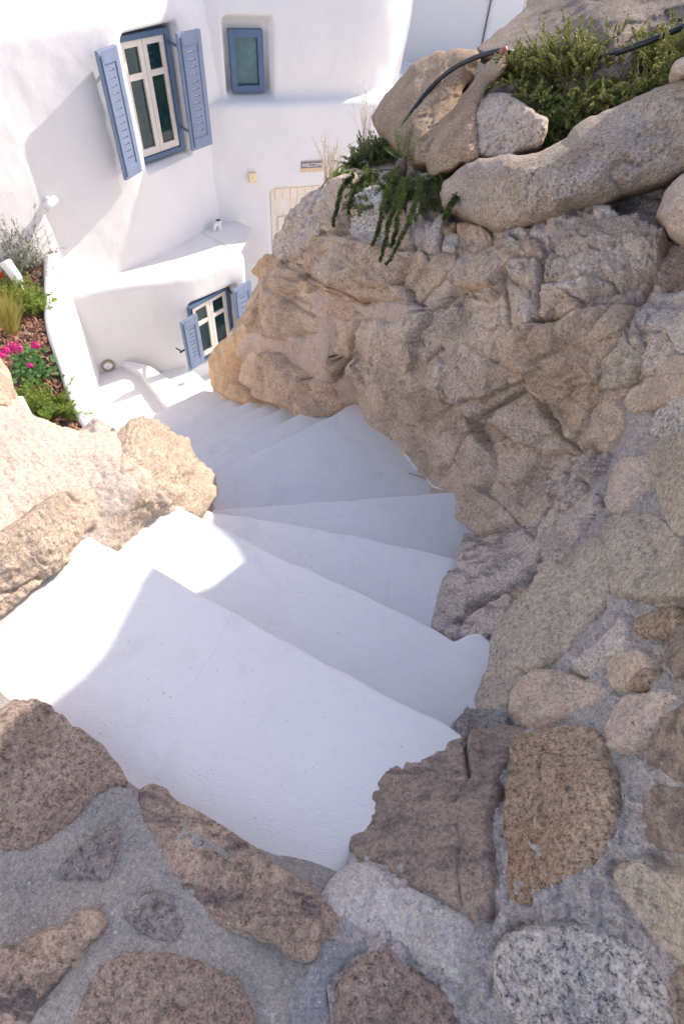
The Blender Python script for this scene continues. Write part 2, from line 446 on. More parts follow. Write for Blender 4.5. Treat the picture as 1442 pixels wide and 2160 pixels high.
def cracks(W, seed, depth, f=2.2):
    S = W * np.array([1.0, 1.0, 2.6]) * f + seed * 3.3
    S = S + .25 * np.stack([noise3(W * 6 + 3), noise3(W * 6 + 8), noise3(W * 6 + 13)], -1)
    n1 = noise3(S); gate = np.clip(noise3(W * 2.7 + seed) * 3 + .35, 0, 1)
    return -depth * np.exp(-(n1 / .03) ** 2) * gate

def sheet(name, poly, field, mat, parent, g=5, seed=1, off=0.0, big=.02, fine=.006, skirt=0.5, groove=0.0):
    P, d, q = poly_grid(resample(poly, 14, 3, seed), g)
    n = field.n(P[:, 0], P[:, 1]); W = field.p(P[:, 0], P[:, 1])
    dz = off + rough(W, seed, big, fine, 3.0, 18) + common(field, P, W) + fissure(field, P)
    if groove:                                       # crumbled joints: mortar sunk here and there beside the stones
        gate = np.clip(fbm(W * 7 + 4.2, 3) * 2.2 + .35, 0, 1)
        for fl, ol in OUTL:
            if fl is not field: continue
            mk = np.where(((P > ol.min(0) - 16) & (P < ol.max(0) + 16)).all(1))[0]
            if len(mk):
                sd, _ = sdist(P[mk], ol); dz[mk] -= groove * gate[mk] * np.exp(-((sd + 3) / 7.0) ** 2)
    W = W + n * dz[:, None]
    if skirt:                                        # carry the rim down and back so the mass is solid
        e = np.concatenate([q[:, [0, 1]], q[:, [1, 2]], q[:, [2, 3]], q[:, [3, 0]]])
        key = np.sort(e, 1); u, inv, cnt = np.unique(key, axis=0, return_inverse=True, return_counts=True)
        be = e[cnt[inv.ravel()] == 1]; be = be[be[:, 0] != be[:, 1]]
        bv = np.unique(be); mp = {int(b): len(W) + i for i, b in enumerate(bv)}
        dirn = W[bv] - CAM; dirn[:, 2] = 0; dirn /= np.linalg.norm(dirn, axis=1)[:, None]
        S = W[bv] + dirn * .25 + np.array([0, 0, -skirt])
        W = np.concatenate([W, S])
        q = np.concatenate([q, [[b, a, mp[int(a)], mp[int(b)]] for a, b in be]])
    return quads(name, W, q, MAT[mat], parent)
_sd = [0]; OUTL = []; NATF = []
def nat_weight(W):
    return np.clip((W[:, 1] - .9 * W[:, 0] - .62) / .3, 0, 1)
def common(field, P, W):
    """craggy relief shared by every piece of the natural outcrop"""
    if not NATF or field is not NATF[0]: return 0
    b = NATF[1]; d = np.sqrt(((P[:, None, :] - b[None]) ** 2).sum(-1)).min(1)
    k = nat_weight(W) * np.clip((d - 6) / 70, 0, 1)
    big_ = blocks(W, 41, 30, .026, .30, .020, .016); sm_ = blocks(W, 42, 260, .010, .30, .010, .008)
    return k * (big_ + sm_ + .030 * fbm(W * 2.0 + 11, 2) + .010 * ridge(W * 9 + 2, 3))
_blk = {}
def blocks(W, seed, n, amp, tilt, gw, gd):
    """fractured rock: irregular blocks, each with its own level and tilt, parted by narrow cracks"""
    if seed not in _blk:
        r = np.random.default_rng(seed); b = NATF[1]
        X = r.uniform(440, 1460, n * 3); Y = r.uniform(330, 1180, n * 3); P0 = NATF[0].p(X, Y)[:n]
        Q_ = np.linalg.qr(r.normal(size=(3, 3)))[0]
        _blk[seed] = (P0, r.uniform(-1, 1, n), r.normal(size=(n, 3)), Q_ @ np.diag([1.0, 1.5, 2.2]) @ Q_.T)
    P0, lev, tl, M = _blk[seed]
    Wq = W + .05 * np.stack([fbm(W * 5 + 1, 3), fbm(W * 5 + 7, 3), fbm(W * 5 + 13, 3)], -1)
    A = Wq @ M; B = P0 @ M
    d = np.sqrt(((A[:, None, :] - B[None]) ** 2).sum(-1)); o = np.argsort(d, 1)[:, :2] if len(P0) < 80 else np.argpartition(d, 2, axis=1)[:, :3]
    if o.shape[1] == 3:
        dd = np.take_along_axis(d, o, 1); o = np.take_along_axis(o, np.argsort(dd, 1), 1)[:, :2]
    d1 = np.take_along_axis(d, o[:, :1], 1)[:, 0]; d2 = np.take_along_axis(d, o[:, 1:], 1)[:, 0]; c = o[:, 0]
    gate = np.clip(noise3(W * 3.1 + seed) * 2 + .5, 0, 1)
    return amp * lev[c] + np.clip(((W - P0[c]) * tl[c]).sum(1) * tilt * .5, -amp * 1.6, amp * 1.6) - gd * gate * 2 * np.exp(-((d2 - d1) / gw) ** 2)
FISS = []
def fissure(field, P):
    """long dark cracks of the outcrop, cut through every piece they cross"""
    if not FISS or not NATF or field is not NATF[0]: return 0
    out = np.zeros(len(P))
    for pts, w, dep in FISS:
        mk = np.where(((P > pts.min(0) - 20) & (P < pts.max(0) + 20)).all(1))[0]
        if not len(mk): continue
        Q = P[mk]; best = np.full(len(Q), 1e9)
        for a, b in zip(pts[:-1], pts[1:]):
            ab = b - a; t = np.clip(((Q - a) @ ab) / (ab @ ab), 0, 1); best = np.minimum(best, np.hypot(*(Q - a - t[:, None] * ab).T))
        out[mk] = np.minimum(out[mk], -dep * np.exp(-(best / w) ** 2))
    return out
def grow_poly(Q, g):
    T = np.roll(Q, -1, 0) - np.roll(Q, 1, 0); N_ = np.stack([T[:, 1], -T[:, 0]], -1); N_ /= np.linalg.norm(N_, axis=1)[:, None] + 1e-9
    a = .5 * np.sum(Q[:, 0] * np.roll(Q[:, 1], -1) - np.roll(Q[:, 0], -1) * Q[:, 1])
    return Q + N_ * (g if a > 0 else -g)
def stone(poly, field, mat, parent, h=.03, edge=.05, g=4, big=.018, fine=.006, name='stone', sink=.03, jit=4.5, fb=5.0, fs=.13, fslope=.22, crack=.012, grow=0.0):
    _sd[0] += 1; seed = _sd[0]
    ol = resample(poly, 9, jit, seed)
    if grow: ol = grow_poly(ol, grow)
    if name == 'stone': OUTL.append((field, ol))
    P, d, q = poly_grid(ol, g)
    n = field.n(P[:, 0], P[:, 1]); t = field.t(P[:, 0], P[:, 1]); W = field.p(P[:, 0], P[:, 1])
    k = np.clip(d * t / edge, 0, 1); pr = np.sqrt(1 - (1 - k) ** 2.6)
    dv = rough(W, seed, big, fine, fb) + (facets(W, n, seed, fs, fslope) if fslope else 0)
    floor_ = -.5 * h; dv = np.where(dv < 0, floor_ * (1 - np.exp(dv / max(h * .75, .004))), dv)
    hh = (h + sink) * pr - sink + np.clip(d * t / (edge * .6), 0, 1) * (dv + (cracks(W, seed, crack) if crack else 0))
    hh = hh + common(field, P, W) + fissure(field, P)
    return quads(name, W + n * hh[:, None], q, MAT[mat], parent)
def boulder(poly, ctrl, mat, hf, hb, label, g=4, big=.05, fine=.008, edge=None, group=None, name='boulder', parent=None, fb=3.0, push=.75):
    """closed rock: outline from the photograph, bulging towards and away from the viewer"""
    _sd[0] += 1; seed = _sd[0]
    fld = Field(ctrl)
    P, d, q = poly_grid(resample(poly, 9, 4, seed), g)
    t = fld.t(P[:, 0], P[:, 1]); W = fld.p(P[:, 0], P[:, 1])
    v = CAM - W; v /= np.linalg.norm(v, axis=1)[:, None]
    ew = edge if edge else max((d * t).max() * .8, .02)
    k = np.clip(d * t / ew, 0, 1); pr = np.sqrt(1 - (1 - k) ** 2.3)
    rg = (rough(W, seed, big, fine * 1.8, fb) + facets(W, v, seed, .22, .35) + cracks(W, seed, .028, 1.0)) * np.clip(.25 + d * t / (ew * .6), 0, 1)
    W = W + v * (hf * push)
    Fv = W + v * (hf * pr + rg)[:, None]
    inner = np.where(d > 0)[0]; mp = np.arange(len(P)); mp[inner] = len(P) + np.arange(len(inner))
    Bv = W[inner] - v[inner] * ((hb + hf * push) * pr[inner])[:, None] - np.array([0, 0, .25]) * (hb * pr[inner])[:, None]
    o = quads(name, np.concatenate([Fv, Bv]), np.concatenate([q[:, ::-1], mp[q]]), MAT[mat], parent)
    if label: tag(o, label, 'boulder', group)
    return o
def cr(pts, s, ox, oy): return [(x / s + ox, y / s + oy) for x, y in pts]

# ================================================================== ground
gv = [(-400, -400, -3.32), (400, -400, -3.32), (400, 400, -3.32), (-400, 400, -3.32)]
tag(mesh('ground', gv, [(0, 1, 2, 3)], MAT['plaster_cream'], None, False), kind='structure')

# ================================================================== staircase
RISE = .19
stair = thing('staircase', (-.3, 1.5, -2.9), 'white plastered outdoor staircase with fanned winding steps between rocks', 'stairs')
def step_block(poly_w, z, depth=.55, wob=.009, bev=.016, name='step', seed=0):
    """a plastered step: wavering outline, worn rounded edge, gently uneven tread"""
    P = np.array(poly_w, float)[:, :2]
    seg = np.roll(P, -1, 0) - P; out = []
    for a, s in zip(P, seg):
        n = max(1, int(np.hypot(*s) / .035))
        out += [a + s * k / n for k in range(n)]
    Q = np.array(out)
    zz = np.full(len(Q), seed * 2.3)
    Q = Q + wob * np.stack([fbm(np.stack([Q[:, 0] * 7, Q[:, 1] * 7, zz], -1), 3), fbm(np.stack([Q[:, 0] * 7, Q[:, 1] * 7, zz + 9], -1), 3)], -1)
    ar = .5 * np.sum(Q[:, 0] * np.roll(Q[:, 1], -1) - np.roll(Q[:, 0], -1) * Q[:, 1])
    if ar < 0: Q = Q[::-1]
    n = len(Q)
    zt = z + .003 * noise3(np.stack([Q[:, 0] * 5, Q[:, 1] * 5, zz], -1))
    v = [(x, y, a) for (x, y), a in zip(Q, zt)] + [(x, y, z - depth) for x, y in Q]
    f = [tuple(range(n)), tuple(range(2 * n - 1, n - 1, -1))] + [(i, n + i, n + (i + 1) % n, (i + 1) % n) for i in range(n)]
    o = mesh(name, v, f, MAT['plaster_steps'], stair, False)
    bevel(o, bev, 3, 50)
    for p in o.data.polygons: p.use_smooth = True
    return o
def px(poly, z): return [at(x, y, z) for x, y in poly]
step_block(px([(185, 1125), (380, 1228), (580, 1338), (780, 1445), (968, 1543), (995, 1560), (930, 1660), (860, 1760), (760, 1880), (600, 1960), (400, 1880), (180, 1740), (-80, 1600), (-160, 1330), (20, 1235), (150, 1110)], 0), 0, .32, seed=1)
step_block(px([(378, 1066), (416, 1085), (436, 1093), (560, 1158), (740, 1240), (922, 1326), (957, 1348), (985, 1335), (1012, 1333), (1037, 1352), (1046, 1400), (1040, 1500), (990, 1600), (740, 1470), (480, 1330), (215, 1190), (235, 1140), (300, 1080)], -RISE), -RISE, .32, seed=2)
step_block(px([(425, 1070), (447, 1077), (620, 1105), (800, 1140), (988, 1183), (1010, 1192), (985, 1250), (965, 1330), (940, 1380), (700, 1290), (410, 1140)], -2 * RISE), -2 * RISE, .32, seed=3)
step_block(px([(400, 1076), (450, 1073), (620, 1062), (800, 1049), (951, 1035), (975, 1040), (1000, 1080), (1012, 1140), (1010, 1210), (800, 1180), (430, 1120)], -3 * RISE), -3 * RISE, .32, seed=4)
step_block(px([(395, 1026), (429, 1008), (540, 953), (650, 900), (748, 851), (778, 868), (850, 915), (920, 985), (960, 1040), (960, 1080), (700, 1095), (400, 1110)], -4 * RISE), -4 * RISE, .32, seed=5)
NOS = {4: ((429, 1008), (748, 851)), 5: ((411, 979), (644, 866)), 6: ((397, 956), (614, 852)), 7: ((380, 934), (577, 847)), 8: ((353, 924), (533, 842)),
       9: ((333, 913), (496, 839)), 10: ((318, 905), (481, 833)), 11: ((304, 895), (463, 823)), 12: ((285, 890), (421, 826))}
prev = None
for k in range(4, 13):
    z = -k * RISE; a = at(*NOS[k][0], z); b = at(*NOS[k][1], z); u = (b - a) / np.linalg.norm(b - a)
    perp = np.array([-u[1], u[0], 0]);
    if perp[1] < 0: perp = -perp
    if k > 4:
        ra = a - u * .75; rb = b + u * .035
        back = .5 if k == 5 else .46
        step_block([ra, a + (b - a) * .3, a + (b - a) * .65, b, rb, rb + u * .10 - perp * .10, rb + u * .16 - perp * back, ra - perp * back], z, .3, seed=k + 5)

# ------------------------------------------------------------------ house frame of reference
NW = np.array([.853, -.522, 0]); TW = np.array([.522, .853, 0]); ZUP = np.array([0, 0, 1.0])
NB = np.array([.377, -.926, 0]); TB = np.array([.926, .377, 0])
CA = -5.3
COR = CA * NW + 4.98 * TW; CB = float(COR @ NB)
def A_(t, n, z): return NW * n + TW * t + ZUP * z
def B_(s, n, z): return COR + TB * s + NB * n + ZUP * z

# lower landing and the last steps along the house wall
z13 = -2.55
r12 = at(421, 826, -12 * RISE); l12 = at(285, 890, -12 * RISE); u12 = (r12 - l12) / np.linalg.norm(r12 - l12)
step_block([A_(3.15, -4.86, 0), A_(3.13, -4.55, 0), r12 + u12 * .1, r12 - np.array([-.2, .3, 0]), l12 + u12 * .45 - np.array([0, .3, 0]), l12 + u12 * .45, A_(3.0, -4.85, 0), A_(2.98, -5.25, 0)], z13, .4, seed=31)
step_block([A_(3.1, -5.3, 0), A_(3.1, -4.6, 0), r12 - np.array([.1, .2, 0]), l12 - u12 * 1.0 - np.array([0, .45, 0]), A_(1.3, -4.0, 0), A_(2.2, -5.5, 0)], -2.64, .4, seed=34)
step_block([A_(3.1, -4.9, 0), A_(3.62, -4.9, 0), A_(3.60, -4.5, 0), A_(3.3, -3.6, 0), r12 + u12 * .1, A_(2.9, -4.6, 0)], z13 - .24, .4, seed=32)
step_block([A_(3.5, -4.9, 0), A_(4.1, -4.8, 0), A_(4.1, -3.2, 0), A_(3.2, -3.4, 0)], z13 - .46, .4, seed=33)

# ================================================================== house
house = thing('house', A_(4.0, -5.3, -3.3), 'whitewashed rounded house with blue window shutters below the stairs', 'house')
def smooth01(x): x = np.clip(x, 0, 1); return x * x * (3 - 2 * x)
def wall_mesh(name, path, prof, holes=(), lump=.012, ds=.03, seed=1, mat='plaster_house'):
    """plastered wall: plan path (x,y), profile list of (outward offset, z); holes = (s0,s1,z0,z1,depth,radius) recesses"""
    P = np.array(path, float)[:, :2]
    for _ in range(2):
        Q = [P[0]]
        for a, b in zip(P[:-1], P[1:]): Q += [a * .75 + b * .25, a * .25 + b * .75]
        P = np.array(Q + [P[-1]])
    seg = np.diff(P, axis=0); L = np.hypot(seg[:, 0], seg[:, 1]); c = np.concatenate([[0], np.cumsum(L)])
    s = np.linspace(0, c[-1], max(3, int(c[-1] / ds)))
    X = np.stack([np.interp(s, c, P[:, 0]), np.interp(s, c, P[:, 1])], -1)
    T = np.gradient(X, axis=0); T /= np.linalg.norm(T, axis=1)[:, None]
    Nn = np.stack([T[:, 1], -T[:, 0]], -1)
    pr = np.array(prof, float); sl = np.diff(pr, axis=0); l = np.hypot(sl[:, 0], sl[:, 1]); cp = np.concatenate([[0], np.cumsum(l)])
    v = np.linspace(0, cp[-1], max(3, int(cp[-1] / ds)))
    off = np.interp(v, cp, pr[:, 0]); z = np.interp(v, cp, pr[:, 1])
    S, O = np.meshgrid(s, off); _, Z = np.meshgrid(s, z)
    V3 = np.stack([X[:, 0][None] + 0 * Z, X[:, 1][None] + 0 * Z, Z], -1)
    O = O + lump * fbm((V3 * 1.9 + seed * 5.1).reshape(-1, 3), 3).reshape(Z.shape)
    for (s0, s1, z0, z1, dep, rad) in holes:
        cx, cz = (s0 + s1) / 2, (z0 + z1) / 2; qx = np.abs(S - cx) - (s1 - s0) / 2 + rad; qz = np.abs(Z - cz) - (z1 - z0) / 2 + rad
        sd = np.hypot(np.maximum(qx, 0), np.maximum(qz, 0)) + np.minimum(np.maximum(qx, qz), 0) - rad
        O = O - dep * smooth01(-sd / .045 + .35)
    V = np.stack([X[:, 0][None] + Nn[:, 0][None] * O, X[:, 1][None] + Nn[:, 1][None] * O, Z], -1)
    h, w = Z.shape; idx = np.arange(h * w).reshape(h, w)
    q = np.stack([idx[:-1, :-1], idx[:-1, 1:], idx[1:, 1:], idx[1:, :-1]], -1).reshape(-1, 4)
    return quads(name, V.reshape(-1, 3), q, MAT[mat], house), c[-1]

# wall with the tall shuttered window
pa = []
for t in np.linspace(-1.5, 5.25, 28):
    n = CA + .22 * max(0, 2.15 - t) ** 2 + .10 * max(0, 1 - abs(t - 3.85) / .75) ** 1.0
    pa.append(A_(t, n, 0))
L0 = 0.0
Pp = np.array(pa)[:, :2]
def path_s(path, pt):
    P = np.array(path)[:, :2]; seg = np.diff(P, axis=0); L = np.hypot(seg[:, 0], seg[:, 1]); c = np.concatenate([[0], np.cumsum(L)])
    best = None
    for i in range(len(seg)):
        t = np.clip(((pt[:2] - P[i]) @ seg[i]) / L[i] ** 2, 0, 1); d = np.hypot(*(P[i] + seg[i] * t - pt[:2]))
        if best is None or d < best[0]: best = (d, c[i] + t * L[i])
    return best[1]
WA = dict(t0=4.0, t1=4.635, z0=-.745, z1=.29, n=-5.43)
sA0, sA1 = path_s(pa, A_(WA['t0'] - .015, CA, 0)), path_s(pa, A_(WA['t1'] + .05, CA, 0))
wall_mesh('wall', pa, [(0, -3.4), (0, .40), (-.03, .52), (-.10, .63), (-.22, .72), (-.5, .78), (-2.6, .84)],
          [(sA0 - .02, sA1, WA['z0'] - .03, WA['z1'] + .035, .27, .05)], .012, .024, 3)

# wall with the small window, rounding off to the right
pb = [B_(-.35, 0, 0)] + [B_(s, 0, 0) for s in np.linspace(-.1, 1.66, 9)]
cen = B_(1.66, -1.08, 0)
for a in np.linspace(8, 150, 16):
    ar = math.radians(a); pb.append(cen + 1.08 * (NB * math.cos(ar) + TB * math.sin(ar)))
sB = lambda s: path_s(pb, B_(s, 0, 0))
wB = [on_plane(*p, NB, CB - .21) for p in ((480, 60), (553, 62), (490, 193), (558, 193))]
wbs0 = float(np.mean([(p - COR) @ TB for p in (wB[0], wB[2])])); wbs1 = float(np.mean([(p - COR) @ TB for p in (wB[1], wB[3])]))
wbz1 = float((wB[0][2] + wB[1][2]) / 2); wbz0 = float((wB[2][2] + wB[3][2]) / 2)
ds0, ds1 = .66, 1.52; dz1 = -1.28
wall_mesh('wall', pb, [(0, -3.4), (0, -.44), (-.012, -.405), (-.04, -.385), (-.12, -.37), (-.135, -.345), (-.125, -.25), (-.09, 0), (-.07, .3), (-.08, .7), (-.13, 1.0), (-.25, 1.3), (-.45, 1.5), (-.66, 1.6)],
          [(sB(wbs0 - .07), sB(wbs1 + .08), wbz0 - .03, wbz1 + .12, .17, .05), (sB(ds0), sB(ds1), -3.6, dz1, .13, .07)], .014, .028, 8)

# lower block carrying the ledge and the low window
ZL = -1.63
fr = [at(x, y, ZL) for x, y in ((120, 628), (152, 622), (200, 612), (250, 605), (300, 599), (350, 592), (400, 582), (450, 561), (500, 541), (518, 532))]
pl = [A_(2.2, -5.45, 0)] + fr + [fr[-1] - NW * .25 + TW * .05, fr[-1] - NW * .9 + TW * .1]
NLW = -4.72
lw = [on_plane(*p, NW, NLW) for p in ((390, 645), (473, 598), (490, 700))]
LT0, LT1 = float(lw[0] @ TW) - .0, float(lw[1] @ TW); LZ1 = float(lw[1][2]); LZ0 = LZ1 - .80
wall_mesh('wall', pl, [(0, -3.4), (0, ZL - .07), (-.012, ZL - .03), (-.04, ZL - .006), (-.09, ZL)],
          [(path_s(pl, A_(LT0 - .02, -4.6, 0)), path_s(pl, A_(LT1 + .03, -4.6, 0)), LZ0 - .03, LZ1 + .03, .15, .06)], .010, .026, 12)
top = [(*(p[:2] - NW[:2] * .06), ZL - .004) for p in fr[1:]] + [tuple(A_(5.15, -4.9, ZL - .004)), tuple(A_(5.2, -5.5, ZL - .004)), tuple(A_(2.4, -5.5, ZL - .004))]
mesh('ledge', top, [tuple(range(len(top)))], MAT['plaster_house'], house, False)

# ------------------------------------------------------------------ windows and shutters
def obox(mb, o, T, Nn, t0, t1, n0, n1, z0, z1): return mb.box(o + T * t0 + Nn * n0 + ZUP * z0, T * (t1 - t0), Nn * (n1 - n0), ZUP * (z1 - z0))
def window(o, T, Nn, t0, t1, z0, z1, label, fw=.045, sash=True, rail=.29, frame='blue_frame', pane='glass'):
    mb = MB(); d = .075
    obox(mb, o, T, Nn, t0, t0 + fw, 0, d, z0, z1); obox(mb, o, T, Nn, t1 - fw, t1, 0, d, z0, z1)
    obox(mb, o, T, Nn, t0 + fw, t1 - fw, 0, d, z1 - fw, z1); obox(mb, o, T, Nn, t0 + fw, t1 - fw, 0, d, z0, z0 + fw)
    w = bevel(mb.build('window', MAT[frame], house), .004); w['label'] = label
    a, b, c, e = t0 + fw + .004, t1 - fw - .004, z0 + fw + .004, z1 - fw - .004
    if not sash:
        mb = MB(); obox(mb, o, T, Nn, a, b, .02, .03, c, e); mb.build('pane', MAT[pane], w); return w
    mid = (a + b) / 2; st = .05
    for s0, s1 in ((a, mid - .002), (mid + .002, b)):
        mb = MB(); y = e - rail * (e - c)
        obox(mb, o, T, Nn, s0, s0 + st, .012, .055, c, e); obox(mb, o, T, Nn, s1 - st, s1, .012, .055, c, e)
        for q0, q1 in ((c, c + st * 1.3), (y - st * .5, y + st * .5), (e - st, e)): obox(mb, o, T, Nn, s0 + st, s1 - st, .012, .055, q0, q1)
        bevel(mb.build('sash', MAT['cream_paint'], w), .003)
        for q0, q1 in ((c + st * 1.3, y - st * .5), (y + st * .5, e - st)):
            mb = MB(); obox(mb, o, T, Nn, s0 + st - .006, s1 - st + .006, .026, .034, q0 - .006, q1 + .006); mb.build('pane', MAT[pane], w)
    return w
def shutter(o, T, Nn, t0, t1, z0, z1, label, slots=14, hinge_side=0, to=None):
    """blue board shutter with a row of real slots between its boards"""
    th = .034; st = .055
    mb = MB(); obox(mb, o, T, Nn, t0, t0 + st, 0, th, z0, z1); obox(mb, o, T, Nn, t1 - st, t1, 0, th, z0, z1)
    obox(mb, o, T, Nn, t0 + st, t1 - st, 0, th, z0, z0 + .10); obox(mb, o, T, Nn, t0 + st, t1 - st, 0, th, z1 - .10, z1)
    s = bevel(mb.build('shutter', MAT['blue_paint'], house), .004); s['label'] = label
    zz = np.linspace(z0 + .10, z1 - .10, slots + 1); w = t1 - t0 - 2 * st
    for i in range(slots):
        mb = MB(); gp = .011
        obox(mb, o, T, Nn, t0 + st - .004, t1 - st + .004, .006, th - .010, zz[i] + (gp if i else -.003), zz[i + 1] + (.003 if i == slots - 1 else 0))
        for e0, e1 in ((t0 + st, t0 + st + w * .28), (t1 - st - w * .24, t1 - st)):
            if i: obox(mb, o, T, Nn, e0, e1, .0065, th - .0105, zz[i] - .001, zz[i] + gp + .001)
        mb.build('slat', MAT['blue_paint'], s)
    mb = MB(); e = t0 + .012 if hinge_side else t1 - .03
    mb.tube([o + T * (t0 + .03 if hinge_side else t0 + .02) + Nn * (th + .008) + ZUP * z for z in (z0 + .03, z1 - .03)], .006)
    mb.build('bolt', MAT['blue_frame'], s)
    if to is not None:                               # stand-off hinge arms back to the frame
        for z in (z0 + .13, z1 - .13):
            mb = MB(); a = (t0 if hinge_side else t1)
            p0 = o + T * (a + (.05 if hinge_side else -.05)) + Nn * (-.006) + ZUP * z; p1 = o + T * to[0] + Nn * to[1] + ZUP * z
            d = p1 - p0; mb.box(p0, d, ZUP * .026, np.cross(d / np.linalg.norm(d), ZUP) * .008)
            mb.build('hinge_arm', MAT[to[2]], s)
            mb = MB(); mb.tube([p1 - ZUP * .03, p1 + ZUP * .055], .011); mb.build('hinge_pin', MAT[to[2]], s)
    return s
oA = NW * WA['n']
window(oA, TW, NW, WA['t0'], WA['t1'], WA['z0'], WA['z1'], 'tall blue framed window with cream sashes')
SN = -5.105
oS = NW * SN
LA = math.radians(15); T2 = TW * math.cos(LA) - NW * math.sin(LA); N2 = NW * math.cos(LA) + TW * math.sin(LA)
oS2 = A_(3.575, -5.095, 0)
shutter(oS2, T2, N2, 0, .272, -.70, .295, 'left open blue shutter of the tall window', 14, 0, (.33, -.12, 'blue_frame'))
shutter(oS, TW, NW, 4.495, 4.795, -.66, .305, 'right open blue shutter of the tall window', 13, 1, (WA['t1'] - .02, WA['n'] + .07 - SN, 'blue_frame'))
window(NB * 0 + COR - NB * .255, TB, NB, wbs0, wbs1, wbz0, wbz1, 'small blue framed window with greenish frosted glass', .062, False, pane='glass_frost')
oL = NW * NLW
window(oL, TW, NW, LT0, LT1, LZ0, LZ1, 'low blue framed window with cream sashes', .04, True, .34)
SL = -4.46
def tz(x, y, n): p = on_plane(x, y, NW, n); return float(p @ TW), float(p[2])
q = [tz(*p, SL) for p in ((380, 684), (407, 657), (396, 777), (428, 766))]
shutter(NW * SL, TW, NW, (q[0][0] + q[2][0]) / 2, (q[1][0] + q[3][0]) / 2 + .02, (q[2][1] + q[3][1]) / 2, (q[0][1] + q[1][1]) / 2, 'left open blue shutter of the low window', 9, 0, (LT0 + .03, NLW + .07 - SL, 'iron'))
q = [tz(*p, SL) for p in ((489, 613), (518, 592))]
shutter(NW * SL, TW, NW, q[0][0], q[1][0] + .06, q[0][1] - .76, (q[0][1] + q[1][1]) / 2, 'right open blue shutter of the low window', 9, 1, (LT1 - .02, NLW + .07 - SL, 'iron'))

# door
mb = MB(); dn = -.115
obox(mb, COR, TB, NB, ds0 + .03, ds0 + .09, dn - .03, dn + .015, -3.3, dz1 - .02); obox(mb, COR, TB, NB, ds1 - .09, ds1 - .03, dn - .03, dn + .015, -3.3, dz1 - .02)
obox(mb, COR, TB, NB, ds0 + .09, ds1 - .09, dn - .03, dn + .015, dz1 - .16, dz1 - .02)
door = bevel(mb.build('door', MAT['door_paint'], house), .004); door['label'] = 'cream boarded door'
bs = np.linspace(ds0 + .09, ds1 - .09, 8)
for i in range(7):
    mb = MB(); obox(mb, COR, TB, NB, bs[i] + .003, bs[i + 1] - .003, dn - .03, dn - .006, -3.3, dz1 - .16); bevel(mb.build('board', MAT['door_paint'], door), .003)
    mb = MB(); obox(mb, COR, TB, NB, bs[i] + .003, bs[i + 1] - .003, dn + .015, dn + .024, dz1 - .15, dz1 - .03); bevel(mb.build('board', MAT['door_paint'], door), .002)
for z0, z1 in ((-2.2, -1.66), (-3.1, -2.35)):
    for a, b in ((bs[0] + .03, bs[3]), (bs[4], bs[7] - .03)):
        mb = MB(); obox(mb, COR, TB, NB, a, b, dn - .006, dn + .012, z0, z1); bevel(mb.build('panel', MAT['door_paint'], door), .008)
mb = MB(); mb.tube([B_(ds1 - .16, dn, -2.3), B_(ds1 - .16, dn + .05, -2.3), B_(ds1 - .26, dn + .05, -2.3)], .01); mb.build('handle', MAT['iron'], door)

# ------------------------------------------------------------------ small fittings on the house
p = on_plane(532, 372, NB, CB); s_, z_ = (p - COR) @ TB, p[2]
mb = MB(); obox(mb, COR, TB, NB, s_ - .045, s_ + .045, -.012, .05, z_ - .06, z_ + .05)
o = bevel(mb.build('wall_lamp', MAT['yellow_plastic']), .008)
tag(o, 'small yellowish box light on the white wall beside the door', 'light')
p0 = on_plane(635, 343, NB, CB); p1 = on_plane(668, 362, NB, CB)
s0, s1 = (p0 - COR) @ TB - .005, (p0 - COR) @ TB + .27; zt, zb = p0[2] + .015, p0[2] - .105
sg = thing('welcome_sign', B_(s0, 0, zb), 'little wooden welcome sign on the white wall above the door', 'sign')
mb = MB(); obox(mb, COR, TB, NB, s0, s1, -.012, .012, zb, zt); mb.build('board', MAT['sign_wood'], sg)
mb = MB(); obox(mb, COR, TB, NB, s0 + .004, s1 - .004, .012, .0145, zb + .045, zt - .004); mb.build('panel', MAT['sign_dark'], sg)
def text(body, size, org, T, Nn, mat, parent, name='lettering', ext=.002):
    cu = bpy.data.curves.new(name, 'FONT'); cu.body = body; cu.size = size; cu.extrude = ext; cu.align_x = 'LEFT'
    ob = bpy.data.objects.new(name, cu); col.objects.link(ob)
    dg = bpy.context.evaluated_depsgraph_get(); me = bpy.data.meshes.new_from_object(ob.evaluated_get(dg))
    bpy.data.objects.remove(ob); mm = Matrix.Identity(4)
    for i in range(3): mm[i][0] = T[i]; mm[i][1] = ZUP[i]; mm[i][2] = Nn[i]; mm[i][3] = org[i]
    me.transform(mm); return link(name, me, mat, parent, False)
text('WELCOME', .056, B_(s0 + .012, .0155, zb + .06), TB, NB, MAT['white_plastic'], sg)
p = on_plane(228, 771, NW, -4.95)
# round recessed step light on the lower wall
best = min(range(len(fr) - 1), key=lambda i: abs(((fr[i] + fr[i + 1]) / 2 - p) @ TW)); e = fr[best + 1] - fr[best]; e[2] = 0; e /= np.linalg.norm(e); en = np.array([e[1], -e[0], 0])
p = on_plane(228, 771, en, float(fr[best] @ en))
lt = thing('step_light', p, 'round bronze rimmed light set in the white wall', 'light')
def ring(c, a, b, n, r0, r1, d0, d1, k=32):
    v = []; f = []
    for j in range(k):
        t = 2 * math.pi * j / k; u = math.cos(t) * a + math.sin(t) * b
        v += [c + u * r1 + n * d0, c + u * r1 + n * d1, c + u * r0 + n * d1, c + u * r0 + n * d0]
    for j in range(k):
        i, i2 = j * 4, ((j + 1) % k) * 4
        for q_ in range(4): f.append((i + q_, i2 + q_, i2 + (q_ + 1) % 4, i + (q_ + 1) % 4))
    return v, f
v, f = ring(p, e, ZUP, en, .052, .078, -.02, .018); mesh('rim', v, f, MAT['bronze'], lt, False)
